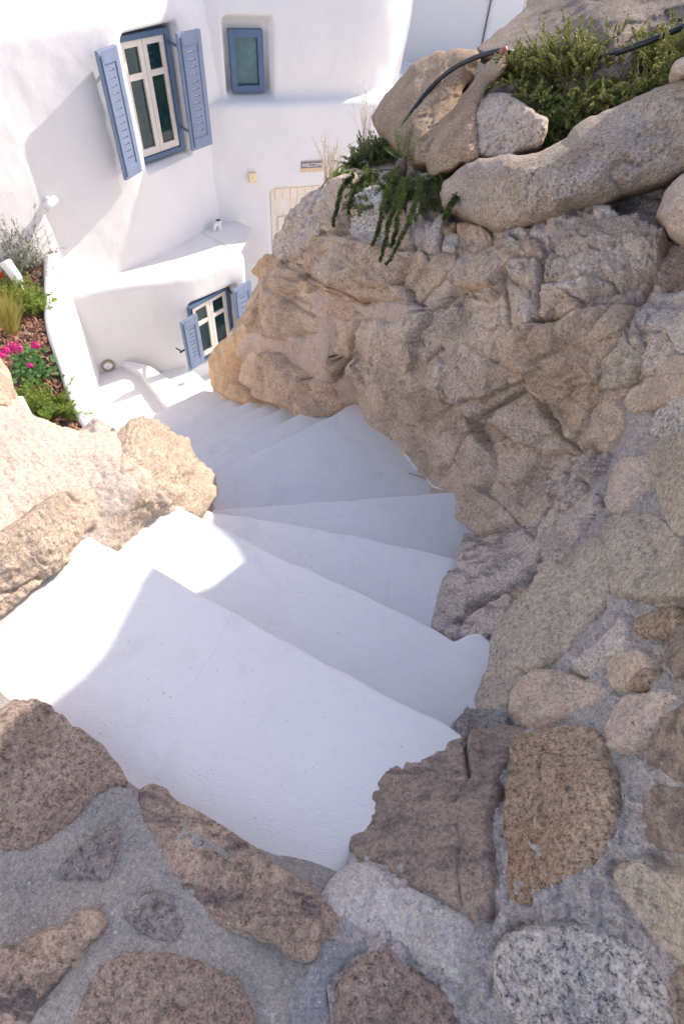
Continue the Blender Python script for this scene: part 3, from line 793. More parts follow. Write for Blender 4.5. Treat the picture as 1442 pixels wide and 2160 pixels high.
v, f = ring(p, e, ZUP, en, .0005, .053, -.02, .008); mesh('lens', v, f, MAT['white_plastic'], lt, False)
# shutter stop on wall
p = on_plane(378, 738, NW, -4.6)
mb = MB(); mb.tube([p - NW * .05, p + NW * .05], .008); mb.box(p + NW * .05 - TW * .035, TW * .07, NW * .012, ZUP * .018)
tag(mb.build('shutter_stop', MAT['iron']), 'black iron shutter stop fixed to the wall below the open shutter', 'shutter stop')
# spout on ledge
p = at(462, 482, ZL)
mb = MB(); mb.tube([p - ZUP * .02, p + ZUP * .10], .035, 14)
sp = thing('ledge_lamp', p, 'small white tube lamp standing on the wall ledge', 'light'); mb.build('tube', MAT['white_plastic'], sp)
v, f = ring(p + ZUP * .102, TW, NW, ZUP, .0005, .029, -.004, .001, 20); mesh('cap', v, f, MAT['iron'], sp, False)  # black disc stands in for the dark hollow of the open tube
mb = MB(); mb.tube([p - TW * .075 - ZUP * .02, p - TW * .075 + ZUP * .05, p - TW * .02 + ZUP * .07], .022, 10); mb.build('bracket', MAT['white_plastic'], sp, True)
# wall lamp / camera
p = on_plane(100, 420, NW, CA)
sp = thing('security_camera', p, 'small white camera mounted on the sunlit house wall', 'camera')
mb = MB(); mb.tube([p - NW * .05, p + NW * .05], .028, 12); mb.build('mount', MAT['white_plastic'], sp, True)
mb = MB(); mb.tube([p + NW * .06 + TW * .05 + ZUP * .01, p + NW * .09 - TW * .09 - ZUP * .03], [.03, .034], 12); mb.build('housing', MAT['white_plastic'], sp, True)

# ================================================================== retaining wall of the flower bed
ZR = -1.2
inn = [(96, 500), (90, 540), (92, 600), (90, 650), (97, 700), (112, 745), (127, 790), (140, 835), (155, 868), (172, 897), (215, 960)]
outr = [(138, 490), (120, 525), (113, 575), (110, 620), (112, 660), (120, 702), (134, 752), (150, 802), (167, 850), (188, 890), (240, 960)]
I3 = np.array([at(x, y, ZR) for x, y in inn]); O3 = np.array([at(x, y, ZR) for x, y in outr])
def fine_path(P, k=6):
    for _ in range(2):
        Q = [P[0]]
        for a, b in zip(P[:-1], P[1:]): Q += [a * .75 + b * .25, a * .25 + b * .75]
        P = np.array(Q + [P[-1]])
    return P
I3, O3 = fine_path(I3), fine_path(O3); k = len(I3)
mid = (I3 + O3) / 2
rows = []
for i in range(k):
    a, b = I3[i], O3[i]; w = b - a
    lm = .006 * float(noise3((b * 3)[None])[0])
    rows.append([a + ZUP * -.5, a + ZUP * -.02, a + w * .12 + ZUP * (.004 + lm), a + w * .5 + ZUP * (.012 + lm), a + w * .85 + ZUP * (.002 + lm), b + ZUP * -.03, b + w * .08 + ZUP * -.5, b + w * .15 + ZUP * -1.0, b + w * .2 + ZUP * -1.9])
V = np.array(rows); r = V.shape[1]; idx = np.arange(k * r).reshape(k, r)
q = np.stack([idx[:-1, :-1], idx[:-1, 1:], idx[1:, 1:], idx[1:, :-1]], -1).reshape(-1, 4)
rw = quads('retaining_wall', V.reshape(-1, 3), q[:, ::-1], MAT['plaster_house'])
tag(rw, 'curving white plastered retaining wall edging the flower bed', 'wall')

# flower bed soil
sp_ = [at(*p, -1.27)[:2] for p in [(100, 470)] + inn + [(240, 1010)]] + [A_(-1.5, -1.2, 0)[:2], A_(-1.5, -5.6, 0)[:2], A_(2.6, -5.6, 0)[:2]]
P_, d_, q_ = None, None, None
# unseen white wall, added left of the landing to bounce sunlight onto the rock
pw = [np.array([-4.5, 1.6, 0]), np.array([-3.2, 1.25, 0]), np.array([-2.3, .75, 0]), np.array([-2.05, -.1, 0]), np.array([-2.1, -1.2, 0]), np.array([-2.2, -3.2, 0])]
_h = house; house = None
pwall, _ = wall_mesh('bounce_wall', pw[::-1], [(0, -1.3), (0, 2.1), (-.04, 2.26), (-.12, 2.34), (-.26, 2.36), (-.36, 2.3), (-.4, 2.1), (-.4, -1.3)], (), .02, .06, 21)
house = _h; tag(pwall, 'unseen white wall added to bounce light onto the rock', 'wall')

# ================================================================== white walls behind the boulders
def wbox(name, x0, x1, y0, y1, z0, z1, lab, cat='wall', grp=None):
    mb = MB(); mb.box((x0, y0, z0), (x1 - x0, 0, 0), (0, y1 - y0, 0), (0, 0, z1 - z0))
    o = bevel(mb.build(name, MAT['plaster_house']), .05, 3); return tag(o, lab, cat, grp)
wbox('garden_wall', -.7, 1.35, 10.5, 10.9, -3.4, 4.4, 'white plastered wall standing behind the rounded house')
wbox('wall_pier', 1.36, 2.5, 10.4, 10.95, -3.4, 4.4, 'white plastered pier beside the far garden wall', 'pier')
wbox('garden_wall', 2.36, 5.5, 11.2, 11.6, -3.4, 2.4, 'far white wall behind the pale terrace steps')
wbox('terrace', .2, 6.0, 9.55, 10.38, -3.4, -.55, 'pale plastered terrace below the far white wall', 'terrace')
wbox('terrace_step', 2.38, 5.5, 10.4, 11.18, -3.4, -.12, 'pale terrace step against the far white wall', 'step')

# uneven soil of the bed
P_, d_, q_ = poly_grid(np.array(sp_) * 100, 5)
Wz = np.stack([P_[:, 0] / 100, P_[:, 1] / 100, np.full(len(P_), -1.27)], -1); Wz[:, 2] += .03 * fbm(Wz * 4, 3)
tag(quads('flower_bed', Wz, q_, MAT['soil']), kind='structure')

# ================================================================== rock wall right of the stairs
BND = [(745, 1745, -.03), (760, 1680, -.03), (790, 1640, -.03), (832, 1598, -.03), (888, 1592, -.03), (930, 1555, -.03), (966, 1538, -.04), (1000, 1495, -.18), (1027, 1430, -.19), (1038, 1352, -.2),
       (985, 1335, -.30), (955, 1347, -.31), (922, 1322, -.37), (940, 1255, -.38), (970, 1215, -.38), (987, 1182, -.41), (986, 1140, -.56), (972, 1075, -.57), (952, 1037, -.6), (912, 1030, -.75),
       (905, 1015, -.76), (870, 980, -.76), (830, 930, -.76), (775, 890, -.76), (749, 853, -.79), (700, 862, -.90), (665, 872, -.95), (640, 870, -.98), (612, 857, -1.15), (577, 851, -1.35), (540, 846, -1.53), (505, 843, -1.73), (480, 837, -1.91), (460, 829, -2.12), (450, 812, -2.25)]
CTRL = BND + [
    (600, 2160, .10), (600, 2300, .10), (721, 2000, .11), (660, 1885, .09), (735, 1800, .03), (900, 1950, .13), (900, 2160, .13), (900, 2300, .13), (860, 1780, .06), (1050, 1850, .20), (1100, 2100, .22), (1100, 2300, .22), (1250, 1750, .38), (1442, 1600, .55), (1442, 2160, .40), (1442, 1850, .48),
    (1560, 2300, .5), (1560, 1850, .66), (1560, 1500, .75), (1560, 1200, .74), (1560, 900, .80), (1560, 650, .88),
    (1442, 1200, .44), (1442, 900, .55), (1442, 650, .65), (1442, 480, .75), (1300, 480, .68), (1100, 500, .50), (900, 520, .30), (745, 500, .08), (640, 560, -.32), (540, 590, -.82), (480, 700, -1.42), (446, 775, -2.05),
    (600, 650, -.66), (560, 760, -1.15), (500, 780, -1.65), (700, 720, -.42), (680, 800, -.68), (850, 700, -.05), (850, 890, -.58), (950, 960, -.48), (1000, 700, .15), (1000, 900, -.27), (1150, 700, .35), (1150, 900, .0), (1300, 700, .50), (1285, 920, .18), (1130, 1100, -.22), (1060, 1090, -.36), (1150, 1250, -.02), (1080, 1250, -.15), (1300, 1150, .25), (1250, 1450, .20), (1100, 1600, .10), (1060, 1480, -.06),
    (720, 395, .2), (640, 450, -.1), (590, 500, -.45), (850, 400, .42), (850, 330, .42), (1000, 400, .55), (1150, 260, .84), (1100, 160, .95), (1400, 100, 1.15), (1300, 170, 1.05), (1000, 250, .68), (1200, 40, 1.05), (1050, 60, .86), (900, 200, .55), (800, 280, .3), (1150, -80, 1.05), (1442, -60, 1.28), (1560, 100, 1.35), (1560, 350, 1.1), (1400, 330, .95), (1200, 400, .75)]
CTRL = [(x, y, z - .16 * min(1, max(0, (500 - y) / 130)) if (y < 500 and x > 760) else z) for x, y, z in CTRL]
RF = Field(CTRL); SIL = [(446, 790), (446, 760), (490, 690), (538, 610), (552, 575), (600, 490), (650, 430), (702, 388), (720, 360)]
sil_ = np.concatenate([np.linspace(a, b, 5) for a, b in zip(SIL[:-1], SIL[1:])])
NATF[:] = [RF, np.concatenate([np.array(BND)[:, :2], sil_])]
rw_ = thing('rock_wall', (.6, 1.6, -.7), 'sloping wall of natural rock and set stones beside the stairs', 'rock wall')
MASK = [(668, 1915), (705, 1862), (742, 1800), (740, 1745), (750, 1675), (780, 1632), (822, 1590), (880, 1582), (925, 1545), (955, 1528), (985, 1490), (1012, 1430), (1020, 1365), (985, 1350), (950, 1362), (908, 1330), (925, 1255), (955, 1210), (970, 1182), (972, 1140), (960, 1080), (935, 1050), (905, 1045), (890, 1018), (860, 990), (820, 940), (765, 900), (742, 868), (700, 878), (665, 886), (640, 882), (612, 868), (577, 862), (540, 858), (505, 855), (480, 848), (455, 838), (443, 800),
        (446, 760), (490, 690), (538, 610), (552, 575), (600, 490), (650, 430), (702, 388), (720, 355), (760, 320), (800, 275), (860, 200), (1000, 118), (1090, 20), (1140, -70), (1570, -70), (1570, 2310), (720, 2310), (690, 2100)]
c1 = lambda p: cr(p, 2.403, 842, 850); c2 = lambda p: cr(p, 2.403, 842, 350); c3 = lambda p: cr(p, 2.403, 420, 350)
c4 = lambda p: cr(p, 1.943, 700, 0); c8 = lambda p: cr(p, 2.0, 721, 1300); c7 = lambda p: cr(p, 2.0, 0, 1400); c6 = lambda p: cr(p, 2.884, 0, 850); c33 = lambda p: cr(p, 2.403, 0, 430)
for pl_, w_, dp_ in (([(1067, 616), (1072, 655), (1086, 695), (1085, 725), (1103, 765), (1115, 818), (1138, 850), (1168, 890), (1190, 922), (1215, 948)], 4, .075),
                     (c2([(740, 800), (800, 803), (850, 795), (920, 760), (960, 735), (1020, 702), (1105, 688), (1190, 702), (1240, 660), (1290, 580)]), 4, .06),
                     ([(962, 1322), (1010, 1287), (1075, 1250), (1130, 1207)], 4, .05), (c3([(800, 780), (778, 830), (770, 900), (760, 970), (722, 1050), (690, 1105)]), 3.5, .05),
                     (c3([(520, 520), (600, 568), (680, 603), (760, 647), (830, 687)]), 4.5, .06), (c1([(1000, 225), (975, 300), (942, 390), (890, 480), (820, 600), (740, 740), (715, 800)]), 4.5, .06),
                     (c3([(415, 640), (470, 682), (520, 722), (565, 757)]), 3.5, .04), (c3([(440, 633), (500, 668), (560, 692)]), 3, .03), (c3([(470, 400), (540, 310), (600, 230), (660, 185)]), 4.5, .05), (c3([(420, 430), (500, 340), (560, 250)]), 3.5, .04),
                     (c2([(185, 968), (240, 920)]), 3.5, .03), (c2([(470, 1245), (560, 1190), (655, 1128)]), 3.5, .035), (c2([(1040, 332), (1200, 322), (1330, 327)]), 3.5, .04), (c1([(320, 620), (400, 690), (520, 640), (620, 600)]), 4, .04),
                     (c1([(1150, 985), (1280, 1003), (1442, 1000)]), 3.5, .03), (c2([(735, 660), (745, 540), (800, 455)]), 4, .05), (c2([(750, 740), (735, 690), (722, 650)]), 3.5, .04), (c3([(180, 1090), (165, 1140), (190, 1000), (240, 920)]), 3.5, .04),
                     (c3([(570, 1080), (640, 1112), (700, 1100)]), 3.5, .04), (c3([(470, 860), (520, 845), (575, 840)]), 3, .03), (c8([(520, 540), (530, 640), (540, 690)]), 3, .03), (c2([(600, 410), (680, 425), (745, 440)]), 3.5, .04)):
    FISS.append((np.array(pl_, float), w_, dp_))
FLUSH = {'rock_green', 'rock_pink', 'rock_granite', 'rock_pale', 'rock_cool', 'rock_rust', 'rock_brown', 'rock_red', 'rock_dark'}
def S(poly, mat, h=.03, edge=.05, **kw):
    if mat in FLUSH and kw.get('g') != 3.5 and kw.get('name', 'stone') == 'stone':          # stones pointed nearly flush with the mortar
        return stone(poly, RF, mat, rw_, .012, .02, **{**kw, **dict(fine=.007, grow=9.0, fslope=.09, big=.012, sink=.016, jit=3.5, crack=.01)})
    return stone(poly, RF, mat, rw_, h * .40, edge * .32, **{**dict(fine=.010, grow=8.0, fslope=.24, big=.010), **kw})

# warm mortar run over the natural rock, as thin smeared patches
for poly in (c3([(560, 600), (640, 620), (760, 690), (830, 690), (960, 690), (1100, 720), (1230, 590), (1320, 450), (1400, 420), (1380, 560), (1250, 640), (1120, 800), (1000, 820), (860, 800), (740, 840), (640, 900), (620, 1000), (700, 1090), (680, 1130), (560, 1080), (420, 960), (300, 930), (340, 860), (540, 880), (600, 800)]),
             c3([(690, 1060), (760, 1080), (800, 1200), (730, 1210), (680, 1110)]),
             c3([(200, 880), (270, 850), (330, 920), (240, 960), (180, 1060), (150, 1150), (130, 1120), (190, 960)]),
             c2([(760, 330), (850, 400), (980, 340), (1340, 320), (1330, 350), (1000, 380), (840, 430), (770, 480), (740, 400)]),
             c2([(1000, 720), (1110, 640), (1300, 570), (1420, 420), (1440, 440), (1330, 640), (1230, 740), (1190, 880), (1080, 960), (1190, 740), (1120, 700), (1010, 740)])):
    S(poly, 'mortar_warm', .03, .16, g=5, big=.006, fine=.004, sink=.03, name='mortar_patch', jit=6, fslope=0, crack=0)

NAT = dict(big=.014, fine=.013, fb=5.0, fs=.22, fslope=.20, crack=.02, grow=3.0)
S([(749, 695), (775, 680), (800, 672), (842, 683), (880, 660), (913, 637), (979, 616), (1067, 618), (1075, 658), (1087, 695), (1087, 725), (1108, 766), (1115, 815), (1052, 857), (1020, 880), (985, 930), (960, 985), (925, 1015), (908, 1034), (885, 1002), (855, 968), (820, 934), (768, 897), (745, 856), (753, 816), (735, 775), (736, 750)], 'rock_grey_warm', .05, .10, **NAT)
S([(1117, 822), (1145, 855), (1180, 905), (1197, 955), (1205, 1000), (1175, 1030), (1150, 1070), (1130, 1110), (1105, 1112), (1075, 1082), (1040, 1064), (1000, 1048), (970, 1034), (940, 1036), (912, 1032), (930, 1008), (965, 980), (990, 930), (1025, 882), (1055, 860)], 'rock_grey_warm', .05, .09, **NAT)
S(c1([(245, 430), (330, 420), (420, 450), (510, 520), (590, 610), (540, 635), (450, 685), (390, 712), (318, 695), (322, 620), (300, 520)]), 'rock_grey_warm', .02, .05, big=.03, fine=.012)
S(c1([(330, 790), (370, 715), (470, 670), (590, 620), (640, 660), (690, 720), (722, 770), (690, 830), (600, 890), (520, 960), (430, 1020), (330, 1100), (290, 1185), (215, 1165), (170, 1145), (200, 1040), (230, 955), (320, 890), (335, 830)]), 'rock_slate', .05, .06, big=.035, fine=.010)
S(c1([(300, 1145), (360, 1085), (450, 1025), (540, 975), (572, 1000), (540, 1065), (500, 1115), (440, 1175), (380, 1165), (310, 1185)]), 'rock_slate', .035, .04, big=.025, fine=.010)
for p in ([(640, 590), (720, 510), (760, 430), (800, 375), (850, 365), (865, 400), (840, 450), (780, 470), (740, 540), (700, 610), (670, 650), (640, 640)],
          [(868, 395), (900, 320), (940, 250), (960, 200), (1000, 230), (980, 300), (940, 360), (930, 400), (890, 418)],
          [(690, 690), (740, 600), (800, 520), (870, 450), (940, 410), (952, 440), (890, 510), (830, 590), (780, 660), (730, 740), (700, 740)],
          [(725, 760), (790, 670), (860, 580), (930, 490), (990, 470), (1010, 510), (950, 590), (900, 670), (860, 740), (790, 805), (730, 805)],
          [(950, 390), (990, 290), (1040, 250), (1060, 270), (1020, 340), (970, 405)]):
    S(c1(p), 'rock_slate', .04, .03, big=.02, fine=.010, g=3.5)
S(c1([(690, 880), (730, 815), (790, 800), (810, 850), (770, 890), (710, 920)]), 'rock_pink', .025, .03)
S(c1([(560, 970), (600, 940), (650, 945), (640, 980), (590, 990)]), 'rock_rust', .025, .02, g=3)
S(c2([(935, 1385), (980, 1300), (1000, 1230), (1060, 1200), (1120, 1230), (1142, 1280), (1120, 1350), (1080, 1390), (1050, 1442), (1010, 1425), (960, 1415)]), 'rock_pale', .05, .03, big=.02, fine=.012, name='mortar_lump')
# set stones of the masonry part
S(c1([(1060, 470), (1090, 330), (1150, 290), (1230, 275), (1275, 310), (1260, 390), (1210, 470), (1150, 530), (1080, 550), (1050, 510)]), 'rock_pink', .025, .04)
S(c1([(1035, 640), (1080, 580), (1180, 570), (1290, 575), (1340, 620), (1390, 680), (1442, 740), (1510, 850), (1500, 990), (1400, 1002), (1280, 1002), (1160, 987), (1080, 940), (1060, 850), (1068, 740)]), 'rock_green', .04, .05)
S(c1([(455, 1260), (495, 1150), (560, 1060), (700, 950), (820, 850), (920, 740), (990, 680), (1030, 740), (1050, 850), (1050, 950), (990, 1060), (900, 1160), (850, 1230), (780, 1290), (680, 1350), (560, 1352), (465, 1362)]), 'rock_green', .045, .07, big=.03, fine=.009)
S(c1([(1300, 280), (1360, 200), (1520, 150), (1540, 650), (1400, 660), (1360, 580), (1330, 460), (1290, 360)]), 'rock_green', .04, .06)
S([(1378, 895), (1400, 865), (1442, 842), (1510, 825), (1510, 925), (1420, 928), (1385, 918)], 'rock_granite', .04, .04)
S(c2([(1150, 1200), (1180, 1150), (1280, 1060), (1380, 980), (1430, 965), (1520, 1000), (1520, 1150), (1400, 1190), (1280, 1220), (1200, 1240)]), 'rock_pale', .035, .04)
S(c2([(1030, 1110), (1050, 1040), (1090, 960), (1150, 890), (1200, 870), (1230, 910), (1210, 980), (1170, 1070), (1130, 1118), (1060, 1118)]), 'rock_green', .03, .03)
S(c2([(1235, 1020), (1260, 960), (1310, 890), (1350, 880), (1360, 920), (1330, 1000), (1280, 1052), (1240, 1052)]), 'rock_pink', .025, .03)
S(c2([(1200, 800), (1240, 720), (1300, 660), (1380, 620), (1520, 600), (1520, 930), (1440, 950), (1390, 890), (1370, 820), (1300, 820)]), 'rock_cool', .035, .05)
S(c1([(1195, 1145), (1240, 1090), (1330, 1070), (1400, 1040), (1432, 1080), (1400, 1130), (1320, 1172), (1220, 1172)]), 'rock_rust', .03, .025)
S(c1([(1370, 1240), (1400, 1170), (1520, 1100), (1520, 1400), (1400, 1372), (1360, 1310)]), 'rock_brown', .03, .04)
S(c1([(1180, 1432), (1230, 1382), (1280, 1350), (1292, 1376), (1240, 1424), (1192, 1442)]), 'rock_rust', .02, .015, g=3)
S(c1([(880, 1330), (960, 1270), (1080, 1180), (1140, 1090), (1160, 1130), (1150, 1220), (1060, 1300), (960, 1370)]), 'rock_cool', .02, .05, big=.02)
S(c8([(45, 960), (60, 880), (130, 760), (200, 660), (235, 590), (330, 585), (375, 520), (430, 480), (500, 490), (525, 560), (540, 680), (600, 700), (660, 690), (640, 780), (620, 860), (625, 980), (630, 1130), (625, 1260), (570, 1272), (480, 1222), (380, 1162), (300, 1132), (210, 1062), (130, 1022), (70, 1032)]), 'rock_brown', .05, .03, big=.018, fine=.006)
S(c8([(540, 500), (640, 470), (760, 480), (790, 540), (740, 580), (690, 600), (650, 670), (560, 680), (535, 580)]), 'rock_brown', .03, .04)
S(c8([(740, 590), (810, 530), (900, 490), (1040, 485), (1090, 500), (1120, 560), (1150, 660), (1170, 760), (1150, 900), (1100, 1000), (1030, 1060), (930, 1110), (830, 1170), (770, 1217), (720, 1200), (710, 1100), (705, 960), (690, 870), (700, 780), (720, 680)]), 'rock_rust', .045, .035, big=.018, fine=.006)
S(c8([(645, 1440), (680, 1370), (740, 1330), (850, 1313), (980, 1318), (1100, 1338), (1200, 1378), (1280, 1440), (1330, 1520), (1370, 1600), (1400, 1800), (1380, 1950), (900, 1980), (760, 1720), (690, 1640), (652, 1560)]), 'rock_granite', .04, .04, big=.015, fine=.004)
S(c8([(1150, 1080), (1200, 1040), (1270, 1010), (1350, 1060), (1520, 1100), (1540, 1560), (1442, 1460), (1380, 1410), (1310, 1330), (1240, 1240), (1180, 1160)]), 'rock_green', .04, .05)
S(c8([(1290, 760), (1340, 720), (1520, 740), (1520, 1000), (1380, 985), (1300, 955), (1270, 870)]), 'rock_brown', .04, .04)
S(c8([(1310, 560), (1350, 470), (1442, 400), (1560, 360), (1560, 710), (1442, 700), (1370, 672), (1320, 620)]), 'rock_brown', .04, .04)
S(c8([(1120, 470), (1150, 400), (1200, 340), (1300, 330), (1390, 320), (1410, 350), (1340, 420), (1330, 470), (1290, 530), (1200, 572), (1130, 562)]), 'rock_pink', .035, .03)
S(c8([(720, 330), (770, 260), (830, 235), (930, 245), (1050, 290), (1112, 310), (1080, 350), (1000, 390), (900, 432), (830, 457), (760, 442), (720, 400)]), 'rock_pale', .04, .03)
S(c8([(570, 350), (610, 270), (650, 225), (740, 220), (760, 250), (720, 290), (700, 350), (640, 392), (580, 392)]), 'rock_green', .03, .03)
S(c8([(480, 462), (520, 420), (600, 400), (660, 410), (692, 440), (640, 472), (560, 502), (510, 502)]), 'rock_dark', .03, .02, g=3)
S(c8([(1128, 210), (1190, 175), (1270, 160), (1302, 190), (1290, 230), (1220, 270), (1160, 302), (1128, 270)]), 'rock_pale', .035, .025)
S(c8([(1400, 1520), (1442, 1480), (1540, 1560), (1560, 1900), (1460, 1920), (1420, 1700)]), 'rock_red', .03, .04)
# natural rock above
S(c2([(730, 660), (750, 520), (800, 450), (880, 400), (980, 350), (1100, 322), (1260, 327), (1330, 342), (1370, 400), (1360, 480), (1320, 560), (1230, 600), (1100, 640), (1010, 660), (950, 707), (870, 690), (800, 662)]), 'rock_grey_warm', .08, .09, **NAT)
S(c2([(738, 672), (800, 672), (870, 702), (922, 722), (900, 762), (850, 792), (780, 792), (750, 740)]), 'rock_warm', .04, .04)
S(c2([(528, 560), (580, 520), (650, 505), (720, 522), (745, 545), (740, 640), (720, 680), (740, 760), (762, 800), (680, 812), (610, 832), (570, 760), (550, 650)]), 'rock_grey_warm', .055, .06, **NAT)
S(c2([(595, 870), (610, 840), (690, 815), (780, 805), (850, 800), (930, 770), (1000, 730), (1100, 700), (1190, 710), (1202, 750), (1160, 830), (1090, 920), (1040, 980), (1010, 1060), (1010, 1150), (990, 1230), (970, 1300), (940, 1372), (900, 1342), (850, 1282), (780, 1212), (720, 1152), (670, 1092), (640, 980), (610, 920)]), 'rock_warm', .075, .08, **NAT)
S(c2([(235, 592), (290, 540), (340, 480), (430, 410), (520, 400), (560, 440), (650, 425), (740, 450), (752, 520), (640, 500), (570, 530), (530, 570), (542, 637), (440, 632), (340, 622)]), 'rock_warm', .05, .05, **NAT)
S(c2([(538, 437), (600, 370), (680, 320), (772, 288), (760, 330), (740, 380), (747, 442), (680, 432), (600, 427)]), 'rock_slate', .04, .03)
S(c2([(778, 332), (820, 280), (930, 220), (1042, 198), (990, 270), (930, 340), (870, 380), (820, 402), (780, 370)]), 'rock_slate', .035, .03)
S(c2([(1000, 270), (1090, 190), (1200, 150), (1312, 110), (1312, 220), (1342, 312), (1250, 322), (1100, 322), (1010, 332), (990, 300)]), 'rock_cool', .03, .05)
S(c2([(293, 400), (310, 360), (370, 330), (450, 335), (462, 370), (400, 402), (340, 442), (305, 432)]), 'rock_warm', .045, .04)
S(c2([(1330, 560), (1400, 450), (1442, 430), (1520, 440), (1520, 560), (1400, 602), (1312, 612)]), 'rock_red', .03, .03)
S(c3([(505, 500), (560, 430), (640, 380), (740, 380), (860, 410), (960, 420), (1080, 420), (1200, 420), (1312, 440), (1290, 510), (1220, 580), (1130, 640), (1092, 712), (1000, 692), (900, 672), (820, 687), (740, 642), (660, 602), (580, 562), (525, 532)]), 'rock_warm', .085, .09, **NAT)
S(c3([(262, 795), (275, 700), (330, 622), (400, 560), (440, 508), (520, 540), (580, 600), (582, 680), (577, 760), (587, 820), (560, 872), (500, 892), (420, 882), (330, 872), (270, 835)]), 'rock_warm', .03, .10, **NAT)
S(c3([(588, 692), (620, 658), (700, 680), (762, 690), (782, 740), (740, 772), (680, 752), (610, 722)]), 'rock_warm', .05, .04)
S(c3([(618, 622), (680, 620), (760, 662), (752, 692), (680, 677), (625, 652)]), 'rock_warm', .04, .03)
S(c3([(195, 1012), (250, 940), (340, 930), (430, 950), (500, 1020), (560, 1080), (680, 1112), (742, 1192), (725, 1235), (600, 1290), (540, 1262), (470, 1232), (440, 1222), (360, 1204), (300, 1180), (240, 1122), (188, 1082)]), 'rock_warm', .10, .11, **NAT)
S(c3([(50, 962), (85, 908), (150, 858), (232, 838), (262, 860), (230, 920), (190, 990), (180, 1060), (200, 1110), (250, 1140), (310, 1196), (270, 1212), (210, 1204), (115, 1166), (60, 1112), (48, 1040)]), 'rock_orange', .02, .08, **NAT)
S(c3([(365, 440), (380, 378), (440, 298), (500, 218), (560, 146), (620, 106), (700, 86), (702, 160), (672, 260), (662, 330), (620, 400), (560, 432), (480, 467), (430, 492), (400, 470)]), 'rock_slate', .03, .07, **NAT)
S(c3([(262, 537), (310, 498), (350, 458), (385, 452), (422, 500), (402, 552), (350, 590), (300, 566)]), 'rock_orange', .02, .05, **NAT)
S(c3([(228, 800), (250, 700), (300, 620), (338, 588), (352, 612), (290, 692), (262, 790)]), 'rock_warm', .01, .04)
S(c3([(638, 930), (660, 830), (720, 800), (782, 815), (770, 900), (760, 970), (720, 1040), (700, 1072), (670, 1010)]), 'rock_warm', .055, .06, **NAT)
S(c3([(440, 520), (470, 490), (540, 470), (560, 560), (600, 620), (560, 640), (500, 560)]), 'rock_warm', .03, .04)
for p, mt in (([(698, 250), (705, 150), (718, 60), (740, 18), (840, 28), (862, 80), (800, 110), (760, 150), (770, 260), (760, 332), (720, 342), (690, 302)], 'rock_pale'),
              ([(808, 300), (850, 230), (900, 183), (942, 200), (952, 300), (952, 350), (900, 402), (830, 382), (790, 350)], 'rock_granite'),
              ([(1060, 300), (1080, 218), (1150, 218), (1232, 238), (1222, 330), (1180, 402), (1090, 402)], 'rock_pink'),
              ([(1218, 262), (1240, 238), (1292, 280), (1260, 342)], 'rock_orange'), ([(1318, 300), (1350, 273), (1392, 300), (1380, 342), (1330, 352)], 'rock_orange'),
              ([(758, 382), (800, 358), (900, 407), (945, 405), (860, 418)], 'rock_pink'), ([(778, 190), (830, 168), (862, 190), (830, 242), (800, 262)], 'rock_pink'),
              ([(955, 260), (1000, 240), (1050, 280), (1050, 380), (990, 410), (960, 350)], 'rock_warm'), ([(1230, 350), (1290, 330), (1310, 400), (1240, 420)], 'rock_cool')):
    S(c3(p), mt, .07, .045, big=.02, fine=.008, g=3.5)

bed_ = sheet('rock_base', MASK, RF, 'mortar_grey', rw_, g=5, seed=2, off=-.008, big=.010, fine=.014, groove=.012)
bed_.data.materials.append(MAT['rock_grey_warm'])
cc_ = np.zeros(len(bed_.data.polygons) * 3); bed_.data.polygons.foreach_get('center', cc_); cc_ = cc_.reshape(-1, 3)
bed_.data.polygons.foreach_set('material_index', (nat_weight(cc_) + .25 * noise3(cc_ * 9) > .55).astype(np.int32))

# boulders lying on top
G = 'boulders on top of the rock wall'
boulder(c4([(590, 200), (650, 150), (720, 100), (780, 50), (830, -60), (1560, -120), (1560, 60), (1400, 330), (1250, 380), (1000, 400), (850, 330), (760, 270), (640, 240)]),
        [(1000, 110, .76), (1150, -20, .96), (1300, 60, 1.05), (1500, -40, 1.25), (1200, 90, .93), (1150, 200, .78), (1400, 170, .93)], 'rock_dark_slope', .12, .5, 'dark rock slope behind the green shrubs', big=.06, edge=.2, push=.2)
boulder(c4([(160, 490), (200, 410), (260, 340), (330, 260), (420, 215), (520, 195), (590, 205), (610, 240), (570, 310), (530, 380), (500, 460), (470, 560), (430, 660), (350, 690), (270, 620), (210, 560)]),
        [(800, 260, .26), (900, 200, .5), (990, 115, .74), (900, 320, .38), (1000, 200, .62)], 'boulder_brown', .22, .4, 'brown boulder under the black hose against the white house', big=.06)
boulder(c4([(380, 650), (420, 530), (500, 440), (570, 340), (640, 250), (700, 222), (722, 260), (692, 310), (630, 370), (600, 430), (590, 520), (600, 600), (610, 650), (540, 670), (480, 700), (400, 730)]),
        [(910, 340, .45), (960, 230, .63), (1055, 120, .86), (1000, 330, .58)], 'boulder_brown', .12, .35, 'tilted brown slab between two boulders beside the cycad', big=.03, edge=.12)
boulder(c4([(546, 430), (590, 400), (660, 370), (740, 390), (830, 450), (892, 490), (882, 540), (852, 600), (800, 625), (700, 650), (600, 650), (568, 560), (548, 500)]),
        [(985, 230, .66), (1060, 195, .76), (1150, 260, .80), (1020, 330, .58), (1120, 320, .68)], 'rock_grey_warm', .10, .3, 'pale block stone with broken mortar edge below the shrubs', big=.05, fine=.014, edge=.035)
